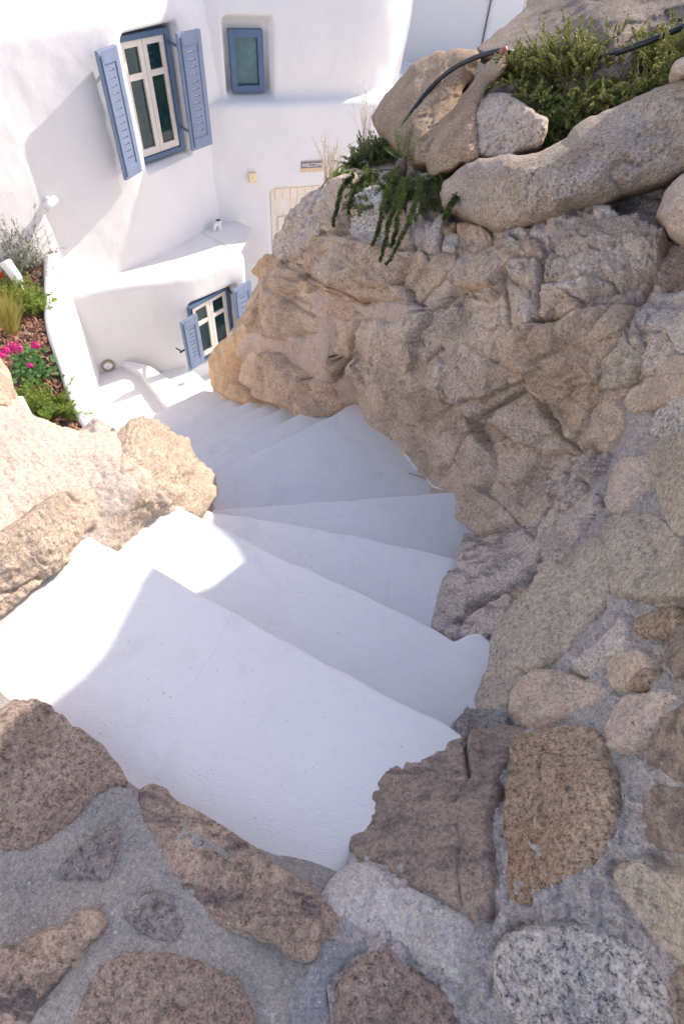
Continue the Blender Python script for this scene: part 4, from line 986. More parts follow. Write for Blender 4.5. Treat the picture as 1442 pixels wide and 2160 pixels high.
boulder(c4([(435, 800), (460, 740), (520, 690), (600, 650), (700, 635), (830, 630), (900, 600), (960, 560), (1010, 500), (1100, 460), (1200, 420), (1300, 370), (1442, 325), (1600, 290), (1600, 640), (1442, 700), (1340, 755), (1200, 795), (1100, 845), (1000, 855), (940, 892), (860, 922), (760, 947), (680, 947), (600, 922), (540, 882), (460, 852)]),
        [(930, 410, .40), (1050, 440, .50), (1150, 320, .74), (1200, 440, .62), (1442, 220, 1.02), (1442, 350, .86), (1300, 330, .80)], 'boulder_grey', .16, .5, 'long grey boulder jutting out over the rock wall', big=.05, edge=.15)
boulder(c4([(1332, 860), (1360, 780), (1442, 705), (1620, 650), (1620, 1010), (1442, 985), (1380, 945), (1338, 892)]),
        [(1390, 440, .74), (1500, 360, .95), (1500, 500, .84)], 'rock_pink', .14, .3, 'rounded pinkish boulder end beside the long grey boulder', big=.03)
boulder(c4([(1378, 285), (1410, 240), (1540, 200), (1540, 310), (1400, 308)]), [(1410, 150, 1.1), (1480, 110, 1.2), (1480, 160, 1.15)], 'rock_pink', .06, .2, 'small grey stone in the grass above the long boulder', big=.02)
for p in ([(700, 20), (760, 10), (800, -10), (790, 40), (740, 60), (705, 45)],):
    pass

# unseen rock added on the right, its outline shaped to shade the landing
def shade_rock(name, cx, v0, uz, th, mat, label):
    U = np.array([.663, -.749, 0]); U /= np.linalg.norm(U); Vv = np.array([.749, .663, 0]); Vv /= np.linalg.norm(Vv)
    P, d, q = poly_grid(resample([(u * 100, z * 100) for u, z in uz], 3, .4, 77), 5)
    W = U * (P[:, :1] / 100) + ZUP * (P[:, 1:] / 100) + Vv * v0
    pr = np.sqrt(1 - (1 - np.clip(d / 60, 0, 1)) ** 2); rg = rough(W, 9, .12, .02, 1.6, 8) * np.clip(d / 60, 0, 1)
    Fv = W - Vv * (th * pr * .5 + rg)[:, None]; inner = np.where(d > 0)[0]; mp = np.arange(len(P)); mp[inner] = len(P) + np.arange(len(inner))
    Bv = W[inner] + Vv * (th * pr[inner])[:, None]
    return tag(quads(name, np.concatenate([Fv, Bv]), np.concatenate([q[:, ::-1], mp[q]]), MAT[mat]), label, 'rock')
shade_rock('shadow_rock', 0, 3.75, [(-1.75, .2), (-1.68, 1.1), (-1.52, 1.6), (-1.42, 2.0), (-1.36, 2.11), (-1.2, 2.09), (-1.1, 2.10), (-1.02, 2.11), (-1.05, 2.17), (-1.08, 2.26), (-1.13, 2.40), (-1.165, 2.49), (-1.12, 2.54), (-1.02, 2.62), (-.93, 2.69), (-.9, 2.74), (-.868, 2.83), (-.85, 2.92), (-.8, 3.03), (-.7, 3.12), (-.45, 3.2), (-.2, 3.2), (.1, 2.95), (.5, 2.75), (.95, 2.65), (1.15, 2.3), (1.2, .2), (1.2, -1.2), (-1.75, -1.2)], .3, 'rock_grey_warm', 'tall unseen rock added to cast the shadow on the landing')

# ================================================================== rocks left of the stairs
lo = thing('rock_outcrop', (-1.1, 1.3, -.2), 'sunlit rock and mortar outcrop between the stairs and the flower bed', 'rock')
LF = Field([(0, 1300, 0), (60, 1245, 0), (120, 1182, 0), (185, 1125, 0), (225, 1140, -.08), (253, 1148, -.18), (298, 1117, -.19), (322, 1093, -.19), (378, 1067, -.2), (416, 1086, -.3), (432, 1090, -.36), (448, 1072, -.52), (440, 1030, -.62), (405, 978, -.75), (384, 944, -.75),
            (340, 990, -.14), (300, 950, -.10), (260, 905, -.3), (300, 900, -.5), (345, 925, -.55), (200, 1000, .04), (240, 1080, .0), (330, 1040, -.08), (100, 1090, .12), (0, 1200, .14), (0, 1000, .22), (0, 880, .18), (150, 925, .08), (80, 885, .12), (230, 930, -.02), (-120, 1200, .3), (-120, 900, .3), (-120, 1400, .2), (0, 760, -.1), (30, 830, .02), (-120, 760, .1), (-60, 1340, .06)])
sheet('mortar', [(-130, 740), (0, 760), (25, 840), (80, 882), (130, 905), (160, 912), (235, 912), (262, 902), (300, 900), (342, 922), (384, 948), (405, 982), (432, 1018), (446, 1062), (440, 1082), (416, 1082), (378, 1072), (325, 1100), (300, 1122), (262, 1155), (225, 1150), (185, 1136), (120, 1192), (60, 1256), (0, 1312), (-130, 1420)], LF, 'mortar_sun', lo, g=4, seed=6, big=.016, fine=.010, off=0, skirt=.9)
def SLf(poly, mat, h=.03, edge=.05, **kw): return stone(poly, LF, mat, lo, h, edge, **kw)
SLf(c6([(575, 790), (615, 690), (578, 560), (618, 460), (678, 390), (722, 330), (700, 240), (690, 185), (760, 140), (850, 142), (920, 180), (990, 198), (1040, 248), (1100, 268), (1160, 368), (1235, 460), (1262, 520), (1295, 600), (1285, 655), (1242, 700), (1190, 682), (1100, 627), (1020, 652), (930, 702), (870, 762), (780, 832), (730, 862), (640, 815)]), 'rock_pale', .004, .06, big=.045, fine=.022, fb=6.5, g=3.5, fslope=.10, fs=.10, crack=.03)
SLf(c6([(-120, 850), (0, 772), (90, 712), (200, 632), (290, 572), (350, 537), (430, 525), (520, 540), (590, 562), (605, 640), (585, 760), (520, 785), (430, 890), (300, 1024), (180, 1124), (60, 1234), (0, 1294), (-120, 1390)]), 'rock_pale', .045, .04, big=.016, fine=.013, fslope=.14, crack=.02)
boulder(c33([(-70, 750), (0, 772), (42, 830), (68, 900), (80, 980), (62, 1045), (0, 1030), (-70, 1020)]), [(0, 760, -.05), (25, 850, .05), (-20, 850, .12), (-20, 780, .05)], 'rock_pale', .06, .3, 'pale rounded boulder beside the bright green fern', big=.02)
boulder(c6([(460, 190), (520, 130), (572, 83), (622, 108), (700, 166), (680, 215), (600, 230), (520, 215)]), [(165, 910, -1.05), (200, 882, -.98), (238, 908, -1.05), (200, 920, -1.0)], 'rock_cool', .06, .25, 'grey pointed stone at the end of the white retaining wall', big=.02, g=3)

# ================================================================== stone paving in front
PF = Field([(0, 1450, .06), (0, 1500, .12), (0, 1800, .11), (0, 2160, .10), (0, 2320, .10), (400, 2160, .10), (300, 1675, .10), (160, 1560, .10), (655, 1872, .09), (700, 2160, .10), (700, 2320, .1), (480, 1775, .10), (300, 1950, .10), (780, 2160, .1), (-140, 1500, .15), (-140, 2300, .12), (840, 1900, .06), (840, 2320, .06)])
pv = sheet('stone_paving', [(-150, 1400), (0, 1455), (30, 1495), (95, 1515), (175, 1585), (250, 1660), (295, 1672), (370, 1730), (470, 1792), (545, 1846), (632, 1908), (700, 1935), (780, 2000), (790, 2320), (-150, 2320)], PF, 'mortar_floor', None, g=6, seed=12, big=.010, fine=.004, skirt=.25)
tag(pv, kind='structure')
def SP(poly, mat, h=.02, edge=.03, **kw): return stone(poly, PF, mat, pv, .011, .02, **{**dict(big=.014, fine=.011, fslope=.08, crack=.010, grow=8.0, jit=4.0, fs=.12, sink=.016), **kw})
SP(c7([(-140, 260), (0, 215), (70, 163), (180, 188), (290, 268), (420, 348), (492, 428), (532, 500), (460, 522), (400, 562), (330, 642), (230, 722), (130, 792), (0, 782), (-140, 790)]), 'rock_red', .03, .035)
SP(c7([(258, 862), (330, 790), (420, 720), (487, 673), (497, 750), (470, 862), (450, 912), (360, 902), (280, 907)]), 'rock_dark', .012, .02)
SP(c7([(588, 540), (640, 513), (690, 528), (740, 588), (830, 628), (960, 708), (1090, 798), (1190, 878), (1300, 948), (1400, 1038), (1442, 1080), (1432, 1132), (1380, 1202), (1300, 1262), (1230, 1242), (1150, 1172), (1020, 1142), (900, 1082), (850, 1012), (760, 962), (730, 882), (690, 802), (640, 692), (603, 640)]), 'rock_banded', .025, .025, big=.014)
SP(c7([(538, 970), (620, 933), (680, 958), (740, 1030), (767, 1100), (747, 1172), (680, 1172), (580, 1122), (523, 1060)]), 'rock_dark', .012, .02)
SP(c7([(-140, 1240), (0, 1200), (80, 1200), (180, 1130), (260, 1118), (330, 1058), (400, 1038), (457, 1070), (440, 1122), (380, 1192), (280, 1302), (180, 1422), (110, 1560), (-140, 1640)]), 'rock_banded', .02, .025)
SP(c7([(270, 1640), (300, 1560), (340, 1450), (400, 1330), (450, 1270), (520, 1223), (640, 1218), (760, 1228), (860, 1268), (930, 1308), (1000, 1338), (1032, 1400), (1062, 1470), (1080, 1600), (1090, 1760), (700, 1840), (300, 1780)]), 'rock_red', .022, .02)
def S2(poly, mat, h=.02, edge=.03, **kw): return stone(poly, RF, mat, pv, min(h, .014), edge, **{**dict(big=.014, fine=.011, fslope=.08, crack=.010, grow=8.0, jit=4.0, fs=.12, sink=.016), **kw})
S2(c8([(-20, 1560), (10, 1518), (60, 1458), (130, 1428), (180, 1388), (240, 1428), (300, 1498), (380, 1558), (430, 1598), (472, 1680), (500, 1800), (480, 1950), (40, 1960), (-40, 1760)]), 'rock_red', .03, .03)
S2(c8([(-95, 1190), (-40, 1090), (15, 1035), (70, 1020), (140, 1040), (220, 1078), (330, 1148), (450, 1218), (540, 1250), (577, 1340), (572, 1450), (540, 1585), (470, 1572), (400, 1522), (330, 1482), (240, 1402), (180, 1372), (100, 1352), (0, 1332), (-80, 1260)]), 'cement_patch', .016, .10, name='cement_patch', sink=.03, fslope=0, crack=.004)
mortar_mat('cement_dark', (.27, .265, .26), (.22, .22, .222), (.16, .16, .165), .4)
S2(c8([(-220, 1560), (-150, 1420), (-90, 1330), (0, 1345), (100, 1368), (150, 1392), (100, 1440), (30, 1480), (-30, 1545), (-70, 1680), (-120, 1800), (-260, 1820), (-270, 1660)]), 'cement_dark', .012, .08, name='cement_patch', sink=.03, fslope=0, crack=.004)

# ================================================================== plants
def stem_path(p, d, L, droop, wig, k=7):
    p = np.array(p, float); d = np.array(d, float); d /= np.linalg.norm(d); out = [p.copy()]
    for i in range(k):
        d = d + np.array([0, 0, -droop / k]) + rng.normal(size=3) * wig; d /= np.linalg.norm(d)
        p = p + d * L / k; out.append(p.copy())
    return np.array(out)
def leaves_on(path, n, length, width, spread=1.0, fwd=.6, start=.1, taper=.5):
    """n small diamond leaves set round a stem"""
    k = len(path) - 1; u = (start + (1 - start) * rng.random(n)) * k; i = np.minimum(u.astype(int), k - 1); f = (u - i)[:, None]
    base = path[i] * (1 - f) + path[i + 1] * f; tan = path[i + 1] - path[i]; tan /= np.linalg.norm(tan, axis=1)[:, None] + 1e-9
    r = rng.normal(size=(n, 3)); r -= (r * tan).sum(1)[:, None] * tan; r /= np.linalg.norm(r, axis=1)[:, None] + 1e-9
    d = tan * fwd + r * spread; d /= np.linalg.norm(d, axis=1)[:, None]
    sd = np.cross(d, r + rng.normal(size=(n, 3)) * .3); sd /= np.linalg.norm(sd, axis=1)[:, None] + 1e-9
    L = (length * (.7 + .6 * rng.random(n)) * (1 - taper * (u / k) ** 2))[:, None]; w = width * (.7 + .6 * rng.random(n))[:, None] * .5
    return np.stack([base, base + d * L * .5 + sd * w, base + d * L, base + d * L * .5 - sd * w], 1)
def leaf_mesh(name, quads_list, mat, parent):
    V = np.concatenate(quads_list).reshape(-1, 3); n = len(V) // 4
    return quads(name, V, np.arange(n * 4).reshape(n, 4), MAT[mat], parent, False)
def stems_mesh(paths, r, mat, parent, name='stems'):
    mb = MB()
    for p in paths: mb.tube(p, [r * (1 - .7 * i / (len(p) - 1)) for i in range(len(p))], 4, False)
    return mb.build(name, MAT[mat], parent, True)
def shrub(base, n, L, mat, label, group, cat='shrub', up=(0, 0, 1), spread=.8, droop=.5, leaf=(.022, .006), per=60, name='shrub', rad=.06, wig=.12):
    base = np.array(base, float); t = thing(name, base, label, cat, group); up = np.array(up, float)
    P = []; Q = []
    for _ in range(n):
        a = rng.random() * 2 * math.pi; o = base + rad * math.sqrt(rng.random()) * np.array([math.cos(a), math.sin(a), 0])
        d = up + spread * rng.normal(size=3) * np.array([1, 1, .35])
        if d @ up < 0: d = d - 2 * (d @ up) * up
        p = stem_path(o - up * .02, d, L * (.55 + .6 * rng.random()), droop, wig)
        P.append(p); Q.append(leaves_on(p, per, *leaf))
    leaf_mesh('foliage', Q, mat, t); stems_mesh(P, .003, 'stem_brown', t)
    return t
def lift(x, y, h):
    p = RF.p([x], [y])[0]; v = CAM - p; return p + v / np.linalg.norm(v) * h
UPC = np.array([0, -.25, 1.0])
lab_top = 'needle leaved green shrub growing among the top boulders'; g_top = 'shrubs among the top boulders'
for x, y, n, L in ((1080, 165, 36, .14), (1128, 165, 46, .18), (1168, 165, 60, .28), (1215, 172, 56, .23), (1258, 165, 60, .28), (1310, 165, 56, .22), (1360, 155, 50, .20), (1405, 150, 56, .22), (1455, 140, 50, .22), (1250, 205, 40, .16), (1320, 190, 40, .14), (1390, 170, 40, .14), (1200, 110, 40, .17), (1290, 120, 40, .18), (1400, 60, 40, .2)):
    lab_top = ('needle leaved green shrub growing on the dark rock slope' if y < 130 else 'needle leaved green shrub beside the red hose connector' if x < 1140 else
               'taller needle leaved green shrub behind the pale block stone' if x < 1280 else 'needle leaved green shrub under the black hose behind the long boulder' if x < 1380 else 'needle leaved green shrub beside the small grey stone in the grass')
    shrub(lift(x, y, .10), n, L, 'leaf_shrub', lab_top, g_top, up=UPC, per=130, leaf=(.020, .007, .75, .9), rad=.08, wig=.07, spread=.6)
lab_low = 'bright low succulent clump creeping over the edge of the long boulder'; g_low = 'succulent clumps along the long boulder'
for x, y, n, L in ((1148, 288, 22, .08), (1165, 265, 26, .09), (1190, 245, 30, .10), (1225, 232, 32, .10), (1262, 215, 32, .11), (1300, 205, 28, .10), (1345, 195, 26, .10), (1395, 180, 26, .10), (1150, 235, 18, .07), (1105, 175, 24, .09), (1140, 200, 26, .10), (1180, 215, 28, .1), (1210, 255, 30, .1), (1440, 165, 26, .1)):
    lab_low = ('low succulent clump creeping beside the pale block stone' if x < 1200 else 'low succulent clump creeping along the top edge of the long boulder')
    shrub(lift(x, y, .26), n + 8, L * 1.15, 'leaf_shrub', lab_low, g_low, up=UPC, per=90, leaf=(.018, .009, .75, .8), spread=1.0, droop=.8, rad=.09, wig=.08)
lab_l = 'dark green shrub growing above the rock ledge beside the house'; g_l = 'shrubs on the rock ledge'
for x, y, n, L in ((752, 345, 26, .12), (785, 335, 34, .14), (815, 325, 34, .14), (845, 305, 30, .13), (775, 320, 24, .12), (720, 372, 12, .06)):
    lab_l = 'little yellow green moss like plant at the tip of the ledge' if x < 730 else 'dark green shrub growing above the rock ledge beside the cycad' if x > 800 else 'dark green shrub growing on the ledge beside the thin black tube'
    shrub(lift(x, y, .06), n + 10, L * 1.2, 'leaf_trailing' if x > 730 else 'leaf_bright', lab_l, g_l, up=UPC, per=80, leaf=(.020, .006))

# trailing plant spilling over the ledge
tp = thing('trailing_plant', lift(860, 420, .05), 'dark green trailing plant with long strands hanging down the rock', 'plant')
P = []; Q = []
for x, y in [(x, y) for x, y in zip(np.linspace(760, 990, 26), np.interp(np.linspace(760, 990, 26), [760, 830, 900, 990], [412, 408, 410, 350]))]:
    for _ in range(10):
        b = lift(x + rng.normal() * 10, y + rng.normal() * 14, .13)
        p = stem_path(b, UPC * .5 + rng.normal(size=3) * .9, .12, 1.2, .15); P.append(p); Q.append(leaves_on(p, 70, .024, .007))
leaf_mesh('foliage', Q, 'leaf_trailing', tp); stems_mesh(P, .003, 'stem_brown', tp)
for path in ([(757, 412), (744, 425), (741, 455), (738, 488)], [(795, 408), (773, 422), (764, 448), (765, 472)], [(832, 420), (828, 465), (830, 510), (820, 540)], [(856, 425), (852, 475), (846, 525), (836, 570)], [(893, 425), (888, 480), (876, 530), (848, 578)], [(868, 425), (862, 470), (862, 520), (856, 545)], [(975, 455), (962, 478), (952, 500), (950, 512)]):
    xy = np.array(path, float); tt = np.linspace(0, len(xy) - 1, 14); X = np.interp(tt, range(len(xy)), xy[:, 0]); Y = np.interp(tt, range(len(xy)), xy[:, 1])
    W = RF.p(X, Y) + RF.n(X, Y) * (.12 + .01 * rng.random(14))[:, None]
    for k_ in range(3): W[1:-1] = (W[:-2] + W[1:-1] * 2 + W[2:]) / 4
    W = W + rng.normal(size=W.shape) * .003
    leaf_mesh('strand', [leaves_on(W, 1200, .023, .006, 1.0, .6, 0, .45)], 'leaf_trailing', tp)

# cycad
cb = lift(843, 372, .05)
cy = thing('cycad', cb, 'small cycad with stiff feathery fronds rooted in the rock ledge', 'plant')
mb = MB(); mb.tube([cb - ZUP * .05, cb + ZUP * .05, cb + ZUP * .10], [.035, .04, .02], 8); mb.build('trunk', MAT['stem_brown'], cy, True)
Rt = R @ np.array([1, 0, 0]); Up = R @ np.array([0, -1, 0]); To = R @ np.array([0, 0, -1])
for dx, dy, dt, L in ((.10, .95, .15, .30), (.45, .75, .0, .27), (.75, .5, .25, .26), (-.15, .6, .35, .17), (.4, .2, .6, .22), (-.4, .45, .1, .14), (.6, -.05, .5, .18)):
    d = Rt * dx + Up * dy + To * dt; p = stem_path(cb + ZUP * .08, d, L, .35, .02, 9)
    k_ = len(p) - 1; Q = []
    side = np.cross(d / np.linalg.norm(d), To); side /= np.linalg.norm(side)
    for i in np.linspace(1.6, k_ - .05, 13):
        a = p[int(i)] * (1 - i % 1) + p[min(int(i) + 1, k_)] * (i % 1); tn = p[min(int(i) + 1, k_)] - p[int(i) - 1]; tn /= np.linalg.norm(tn)
        l = .075 * math.sin(math.pi * (.15 + .8 * i / k_)) * L / .27
        for s_ in (-1, 1):
            dd = side * s_ * .8 + tn * .75 + To * .25; dd /= np.linalg.norm(dd); w = np.cross(dd, To); w /= np.linalg.norm(w); w *= .003
            Q.append(np.stack([a - w * .5, a + dd * l * .5 + w, a + dd * l, a + dd * l * .5 - w])[None])
    fr_ = leaf_mesh('frond', Q, 'leaf_cycad', cy); mb = MB(); mb.tube(p, [.004 * (1 - .7 * i / k_) for i in range(k_ + 1)], 5); mb.build('rachis', MAT['leaf_cycad'], fr_, True)

def grass(base, n, L, mat, label, group, up=(0, 0, 1), spread=.35, w=.003, name='grass_tuft', cat='grass', seed_heads=False):
    base = np.array(base, float); t = thing(name, base, label, cat, group); Q = []
    for _ in range(n):
        b = base + rng.normal(size=3) * .02 * np.array([1, 1, .2]); p = stem_path(b, np.array(up) + rng.normal(size=3) * spread, L * (.5 + .7 * rng.random()), .5, .05, 5)
        for i in range(5):
            sd = np.cross(p[i + 1] - p[i], CAM - p[i]); sd /= np.linalg.norm(sd) + 1e-9; a, c = w * (1 - i / 5) * .5, w * (1 - (i + 1) / 5) * .5
            Q.append(np.stack([p[i] - sd * a, p[i] + sd * a, p[i + 1] + sd * c, p[i + 1] - sd * c])[None])
        if seed_heads: Q.append(leaves_on(p[-3:], 16, .012, .003, .5, 1.2))
    leaf_mesh('blades', Q, mat, t); return t
grass(lift(695, 385, .02), 60, .26, 'grass_dry', 'pale dry grass tuft on the ledge in front of the welcome sign', None, spread=.18, seed_heads=True)
grass(lift(770, 300, .03), 36, .34, 'grass_dry', 'tall thin dry grass beside the brown boulder', None, spread=.16, w=.002, seed_heads=True)
grass(lift(1105, 225, .12), 40, .06, 'grass_orange', 'small orange dry grass tuft on the pale block stone', None, spread=.5)
grass(lift(1070, 215, .12), 20, .05, 'grass_orange', 'tiny orange dry grass tuft near the tip of the pale block', None, spread=.5)
for x, y in ((1225, 200), (1290, 175), (1345, 190), (1405, 170), (1150, 175)): grass(lift(x, y, .16), 26, .13, 'grass_dry', 'thin dry grass blades between the green shrubs', 'dry grass among the shrubs', spread=.45, w=.0022)
grass(lift(815, 400, .06), 40, .10, 'grass_dry', 'grey dry grass below the cycad', None, spread=.5, w=.002)

# ================================================================== hoses
HF = Field([(800, 260, .26), (900, 200, .5), (990, 115, .74), (900, 320, .38), (1000, 200, .62)])
def hf(x, y, o): p = HF.p([x], [y])[0]; v = CAM - p; return p + v / np.linalg.norm(v) * o
hp = [hf(838, 300, .24), hf(846, 270, .40), hf(870, 233, .46), hf(905, 187, .48), hf(950, 146, .48), hf(1000, 121, .48), hf(1040, 110, .47), hf(1062, 106, .44)]
OF = Field([(1000, 110, .76), (1150, -20, .96), (1300, 60, 1.05), (1500, -40, 1.25), (1200, 90, .93), (1150, 200, .78), (1400, 170, .93)])
def of(x, y, o): p = OF.p([x], [y])[0]; v = CAM - p; return p + v / np.linalg.norm(v) * o
hp2 = [of(1120, 118, .22), of(1200, 128, .20), of(1270, 122, .24), of(1310, 108, .34), of(1360, 90, .40), of(1405, 72, .42), of(1450, 52, .42), of(1530, 15, .42)]
def smooth_path(P, k=3):
    P = np.array(P)
    for _ in range(k):
        Q = [P[0]]
        for a, b in zip(P[:-1], P[1:]): Q += [a * .75 + b * .25, a * .25 + b * .75]
        P = np.array(Q + [P[-1]])
    return P
for x, y, L in ((1082, 150, .13), (1112, 150, .15), (1150, 150, .17), (1190, 152, .15), (1228, 150, .15)): shrub(of(x, y, .28), 26, L, 'leaf_shrub', 'yellow green needle leaved tuft hiding part of the black hose', 'tufts in front of the hose', up=UPC, per=130, leaf=(.018, .007, .75, .9), rad=.05, wig=.07, spread=.5)
mb = MB(); mb.tube(smooth_path(hp + hp2), .0135, 10); hose = mb.build('hose', MAT['rubber'], None, True)
tag(hose, 'thick black hose running over the boulders and through the shrubs', 'hose')
mb = MB(); mb.tube([hp[-1] - (hp[-1] - hp[-2]) * .25, hp[-1] + (hp[-1] - hp[-2]) * .25], .0155, 12); mb.build('connector', MAT['red_plastic'], hose, True)
mb = MB(); mb.tube(smooth_path([lift(676, 398, .03), lift(690, 378, .08), lift(708, 358, .13), lift(730, 345, .12), lift(752, 342, .06)]), .004, 6)
tag(mb.build('irrigation_tube', MAT['rubber'], None, True), 'thin black tube bending up from the end of the ledge', 'tube')
mb = MB(); mb.tube(smooth_path([lift(705, 385, .05), lift(722, 374, .085), lift(760, 366, .085), lift(800, 358, .08), lift(838, 358, .05)]), .004, 6)
tag(mb.build('irrigation_tube', MAT['rubber'], None, True), 'thin black tube lying across the ledge stone to the cycad', 'tube')

# ================================================================== flower bed
def bed(x, y, h=0.0): return at(x, y, -1.25 + h)
def mid_at(x, y, h): p = at(x, y, -1.25 + h); return np.array([p[0], p[1], -1.25])
chips = []
for _ in range(2600):
    x = rng.uniform(-20, 178); y = rng.uniform(520, 930)
    xm = np.interp(y, [q_[1] for q_ in inn], [q_[0] for q_ in inn]) - 3
    if x > xm: continue
    p = bed(x, y, rng.random() * .03); a = rng.normal(size=3) * np.array([1, 1, .45]); a /= np.linalg.norm(a); b = np.cross(a, rng.normal(size=3)); b /= np.linalg.norm(b)
    chips.append((p, a * rng.uniform(.02, .06), b * rng.uniform(.012, .028), np.cross(a, b) * rng.uniform(.004, .010)))
mb = MB()
for p, a, b, c in chips: mb.box(p - a / 2 - b / 2, a, b, c)
tag(mb.build('bark_mulch', MAT['bark']), 'reddish brown bark chips covering the flower bed', 'mulch', kind='stuff')
LVB = mid_at(16, 522, .2)
lv = thing('lavender', LVB, 'grey green lavender bush with dark flower spikes against the sunlit wall', 'plant')
P = []; Q = []; Fl = []
for _ in range(330):
    p = stem_path(LVB + rng.normal(size=3) * np.array([.14, .14, 0]), np.array([0, 0, 1]) + rng.normal(size=3) * .36, rng.uniform(.28, .56), .25, .05); P.append(p)
    Q.append(leaves_on(p, 40, .045, .006, .9, 1.0, 0, .7))
    if rng.random() < .35: Fl.append(leaves_on(stem_path(p[-1], p[-1] - p[-2], .05, 0, .02), 26, .010, .006, .8, .6))
leaf_mesh('foliage', Q, 'leaf_grey', lv); stems_mesh(P, .002, 'stem_brown', lv); leaf_mesh('flowers', Fl, 'petal_lavender', lv)
shrub(mid_at(64, 630, .1), 70, .24, 'leaf_bright', 'bright green rosemary like shrub beside the white spotlight', None, per=70, leaf=(.036, .008), spread=.4, droop=.2, rad=.13)
shrub(mid_at(18, 615, .1), 70, .26, 'leaf_bright', 'bright green shrub with a red flower by the lavender', None, per=70, leaf=(.036, .008), spread=.4, droop=.2, rad=.14)
grass(mid_at(14, 672, .15), 600, .40, 'grass_gold', 'golden green feathery grass clump in the flower bed', None, up=(.05, .1, 1), spread=.16, w=.004, name='golden_grass')
shrub(mid_at(85, 850, .13), 44, .30, 'leaf_bright', 'bright green asparagus fern with upright plumes at the bed corner', None, per=170, leaf=(.034, .006), spread=.38, droop=.35, rad=.09, name='asparagus_fern', cat='fern')
shrub(mid_at(108, 872, .05), 7, .22, 'leaf_bright', 'bright green fern plume leaning over the bark chips', None, up=(.9, .3, .55), per=170, leaf=(.032, .006), spread=.12, droop=.3, rad=.02, name='asparagus_fern', cat='fern')
gp = thing('pink_geranium', bed(60, 800), 'geranium with bright magenta flower heads and round leaves', 'flower')
Q = []
for _ in range(420):
    c = at(66 + rng.normal() * 20, 778 + rng.normal() * 18, -1.19 + .12 * rng.random()); n_ = np.array([0, -.2, 1]) + rng.normal(size=3) * .45; n_ /= np.linalg.norm(n_)
    a = np.cross(n_, [1, 0, 0]); a /= np.linalg.norm(a); b = np.cross(n_, a); r_ = rng.uniform(.016, .03)
    Q.append(np.stack([c - a * r_, c - b * r_ * .9, c + a * r_, c + b * r_ * .9])[None])
leaf_mesh('leaves', Q, 'leaf_geranium', gp)
P = []
for x, y, r_ in ((30, 733, .055), (14, 742, .04), (76, 731, .04), (64, 772, .025), (4, 752, .035), (40, 738, .045)):
    c = at(x, y, -1.02); Q = []
    for _ in range(90):
        d = rng.normal(size=3); d[2] = abs(d[2]); d /= np.linalg.norm(d); q_ = c + d * r_ * (.6 + .4 * rng.random()); a = np.cross(d, rng.normal(size=3)); a /= np.linalg.norm(a); b = np.cross(d, a)
        Q.append(np.stack([q_ - a * .009, q_ - b * .008, q_ + a * .009, q_ + b * .008])[None])
    leaf_mesh('flower_head', Q, 'petal_pink', gp); stems_mesh([np.linspace(bed(60, 800), c, 5)], .003, 'leaf_geranium', gp, 'stem')
rf = thing('red_flower', bed(5, 600), 'orange red flower at the edge of the lavender', 'flower'); Q = []; c = at(3, 580, -1.05)
for _ in range(90):
    d = rng.normal(size=3); d /= np.linalg.norm(d); q_ = c + d * .035 * rng.random() ** .5; a = np.cross(d, rng.normal(size=3)); a /= np.linalg.norm(a); b = np.cross(d, a)
    Q.append(np.stack([q_ - a * .012, q_ - b * .01, q_ + a * .012, q_ + b * .01])[None])
leaf_mesh('petals', Q, 'petal_red', rf); stems_mesh([np.linspace(bed(4, 610), c, 5)], .003, 'leaf_geranium', rf)
c = mid_at(40, 592, .16)
sp = thing('garden_spotlight', c, 'white cylinder garden spotlight standing in the green shrub', 'light')
mb = MB(); mb.tube([c, c + ZUP * .16], .012, 8); mb.build('stake', MAT['white_plastic'], sp, True)
hd = np.array([-.35, .15, .8]); hd /= np.linalg.norm(hd)
mb = MB(); mb.tube([c + ZUP * .15 - hd * .02, c + ZUP * .15 + hd * .02, c + ZUP * .15 + hd * .17, c + ZUP * .15 + hd * .185], [.03, .048, .05, .042], 16); mb.build('head', MAT['white_plastic'], sp, True)
p = at(42, 868, -.75)
mb = MB(); mb.box(p + np.array([-.03, 0, -.35]), (.06, .01, 0), (-.01, .06, 0), (0, 0, .42))
tag(bevel(mb.build('marker_post', MAT['white_plastic']), .008), 'short white post between the pale boulder and the fern', 'post')

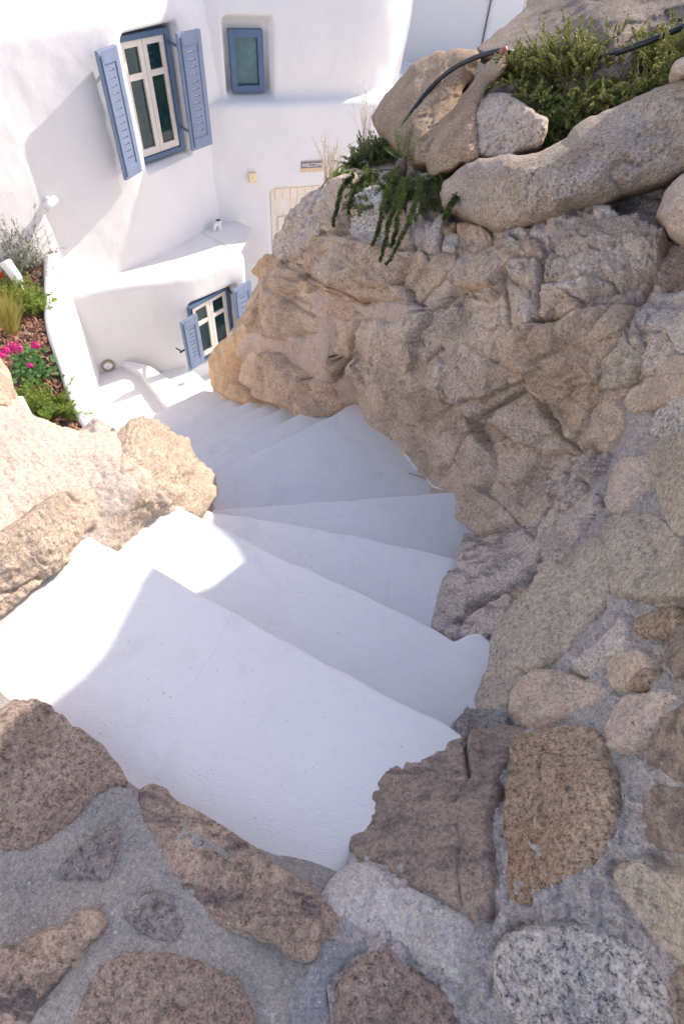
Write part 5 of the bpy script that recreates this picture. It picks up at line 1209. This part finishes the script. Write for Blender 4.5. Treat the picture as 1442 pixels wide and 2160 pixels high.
# whitewash lapping up the foot of the rock
B2 = np.array(BND)
for a_, b_ in ((0, 7), (6, 10), (9, 13), (12, 16), (15, 19), (18, 25)):
    seg_ = B2[a_:b_, :2]; tt = np.linspace(0, len(seg_) - 1, 9 * len(seg_)); Q_ = np.stack([np.interp(tt, range(len(seg_)), seg_[:, 0]), np.interp(tt, range(len(seg_)), seg_[:, 1])], -1)
    T_ = np.gradient(Q_, axis=0); N_ = np.stack([-T_[:, 1], T_[:, 0]], -1); N_ /= np.linalg.norm(N_, axis=1)[:, None] + 1e-9
    wv = 3.0 + 6.0 * np.clip(fbm(np.stack([Q_[:, 0] / 26, Q_[:, 1] / 26, np.full(len(Q_), 3.3)], -1), 4) + .15, -.4, 1.2)
    poly_ = np.concatenate([Q_ - N_ * 1.5, (Q_ + N_ * wv[:, None])[::-1]])
    stone([tuple(p_) for p_ in poly_], RF, 'plaster_steps', stair, .010, .010, g=2.5, big=.004, fine=.006, name='paint_edge', sink=.02, jit=2.0, fslope=0, crack=0)

# hairline cracks in the top landing and a twig on the winder
def ribbon(pts, w, z, mat, parent, name):
    P = smooth_path([at(x, y, z) + ZUP * .0025 for x, y in pts], 2); V = []; Fc = []
    for i, p in enumerate(P):
        d = P[min(i + 1, len(P) - 1)] - P[max(i - 1, 0)]; sd = np.cross(d, ZUP); sd /= np.linalg.norm(sd); o_ = sd * w * (.4 + .6 * rng.random()); p = p + sd * rng.normal() * .0015
        V += [p - o_, p + o_]
        if i: Fc.append((2 * i - 2, 2 * i - 1, 2 * i + 1, 2 * i))
    return mesh(name, V, Fc, MAT[mat], parent, False)
plain('crack_dark', (.36, .35, .35), .9)
ribbon([(492, 1288), (482, 1312), (470, 1330), (462, 1355), (448, 1380), (436, 1398), (425, 1412), (412, 1440)], .0004, 0, 'crack_dark', stair, 'hairline_crack')
mb = MB(); mb.tube([at(862, 1000, -.76) + ZUP * .006, at(880, 1006, -.76) + ZUP * .012, at(898, 1012, -.76) + ZUP * .008, at(908, 1019, -.76) + ZUP * .01], .0022, 5)
tag(mb.build('twig', MAT['stem_brown']), 'thin dry twig lying on a white step against the rock', 'twig')
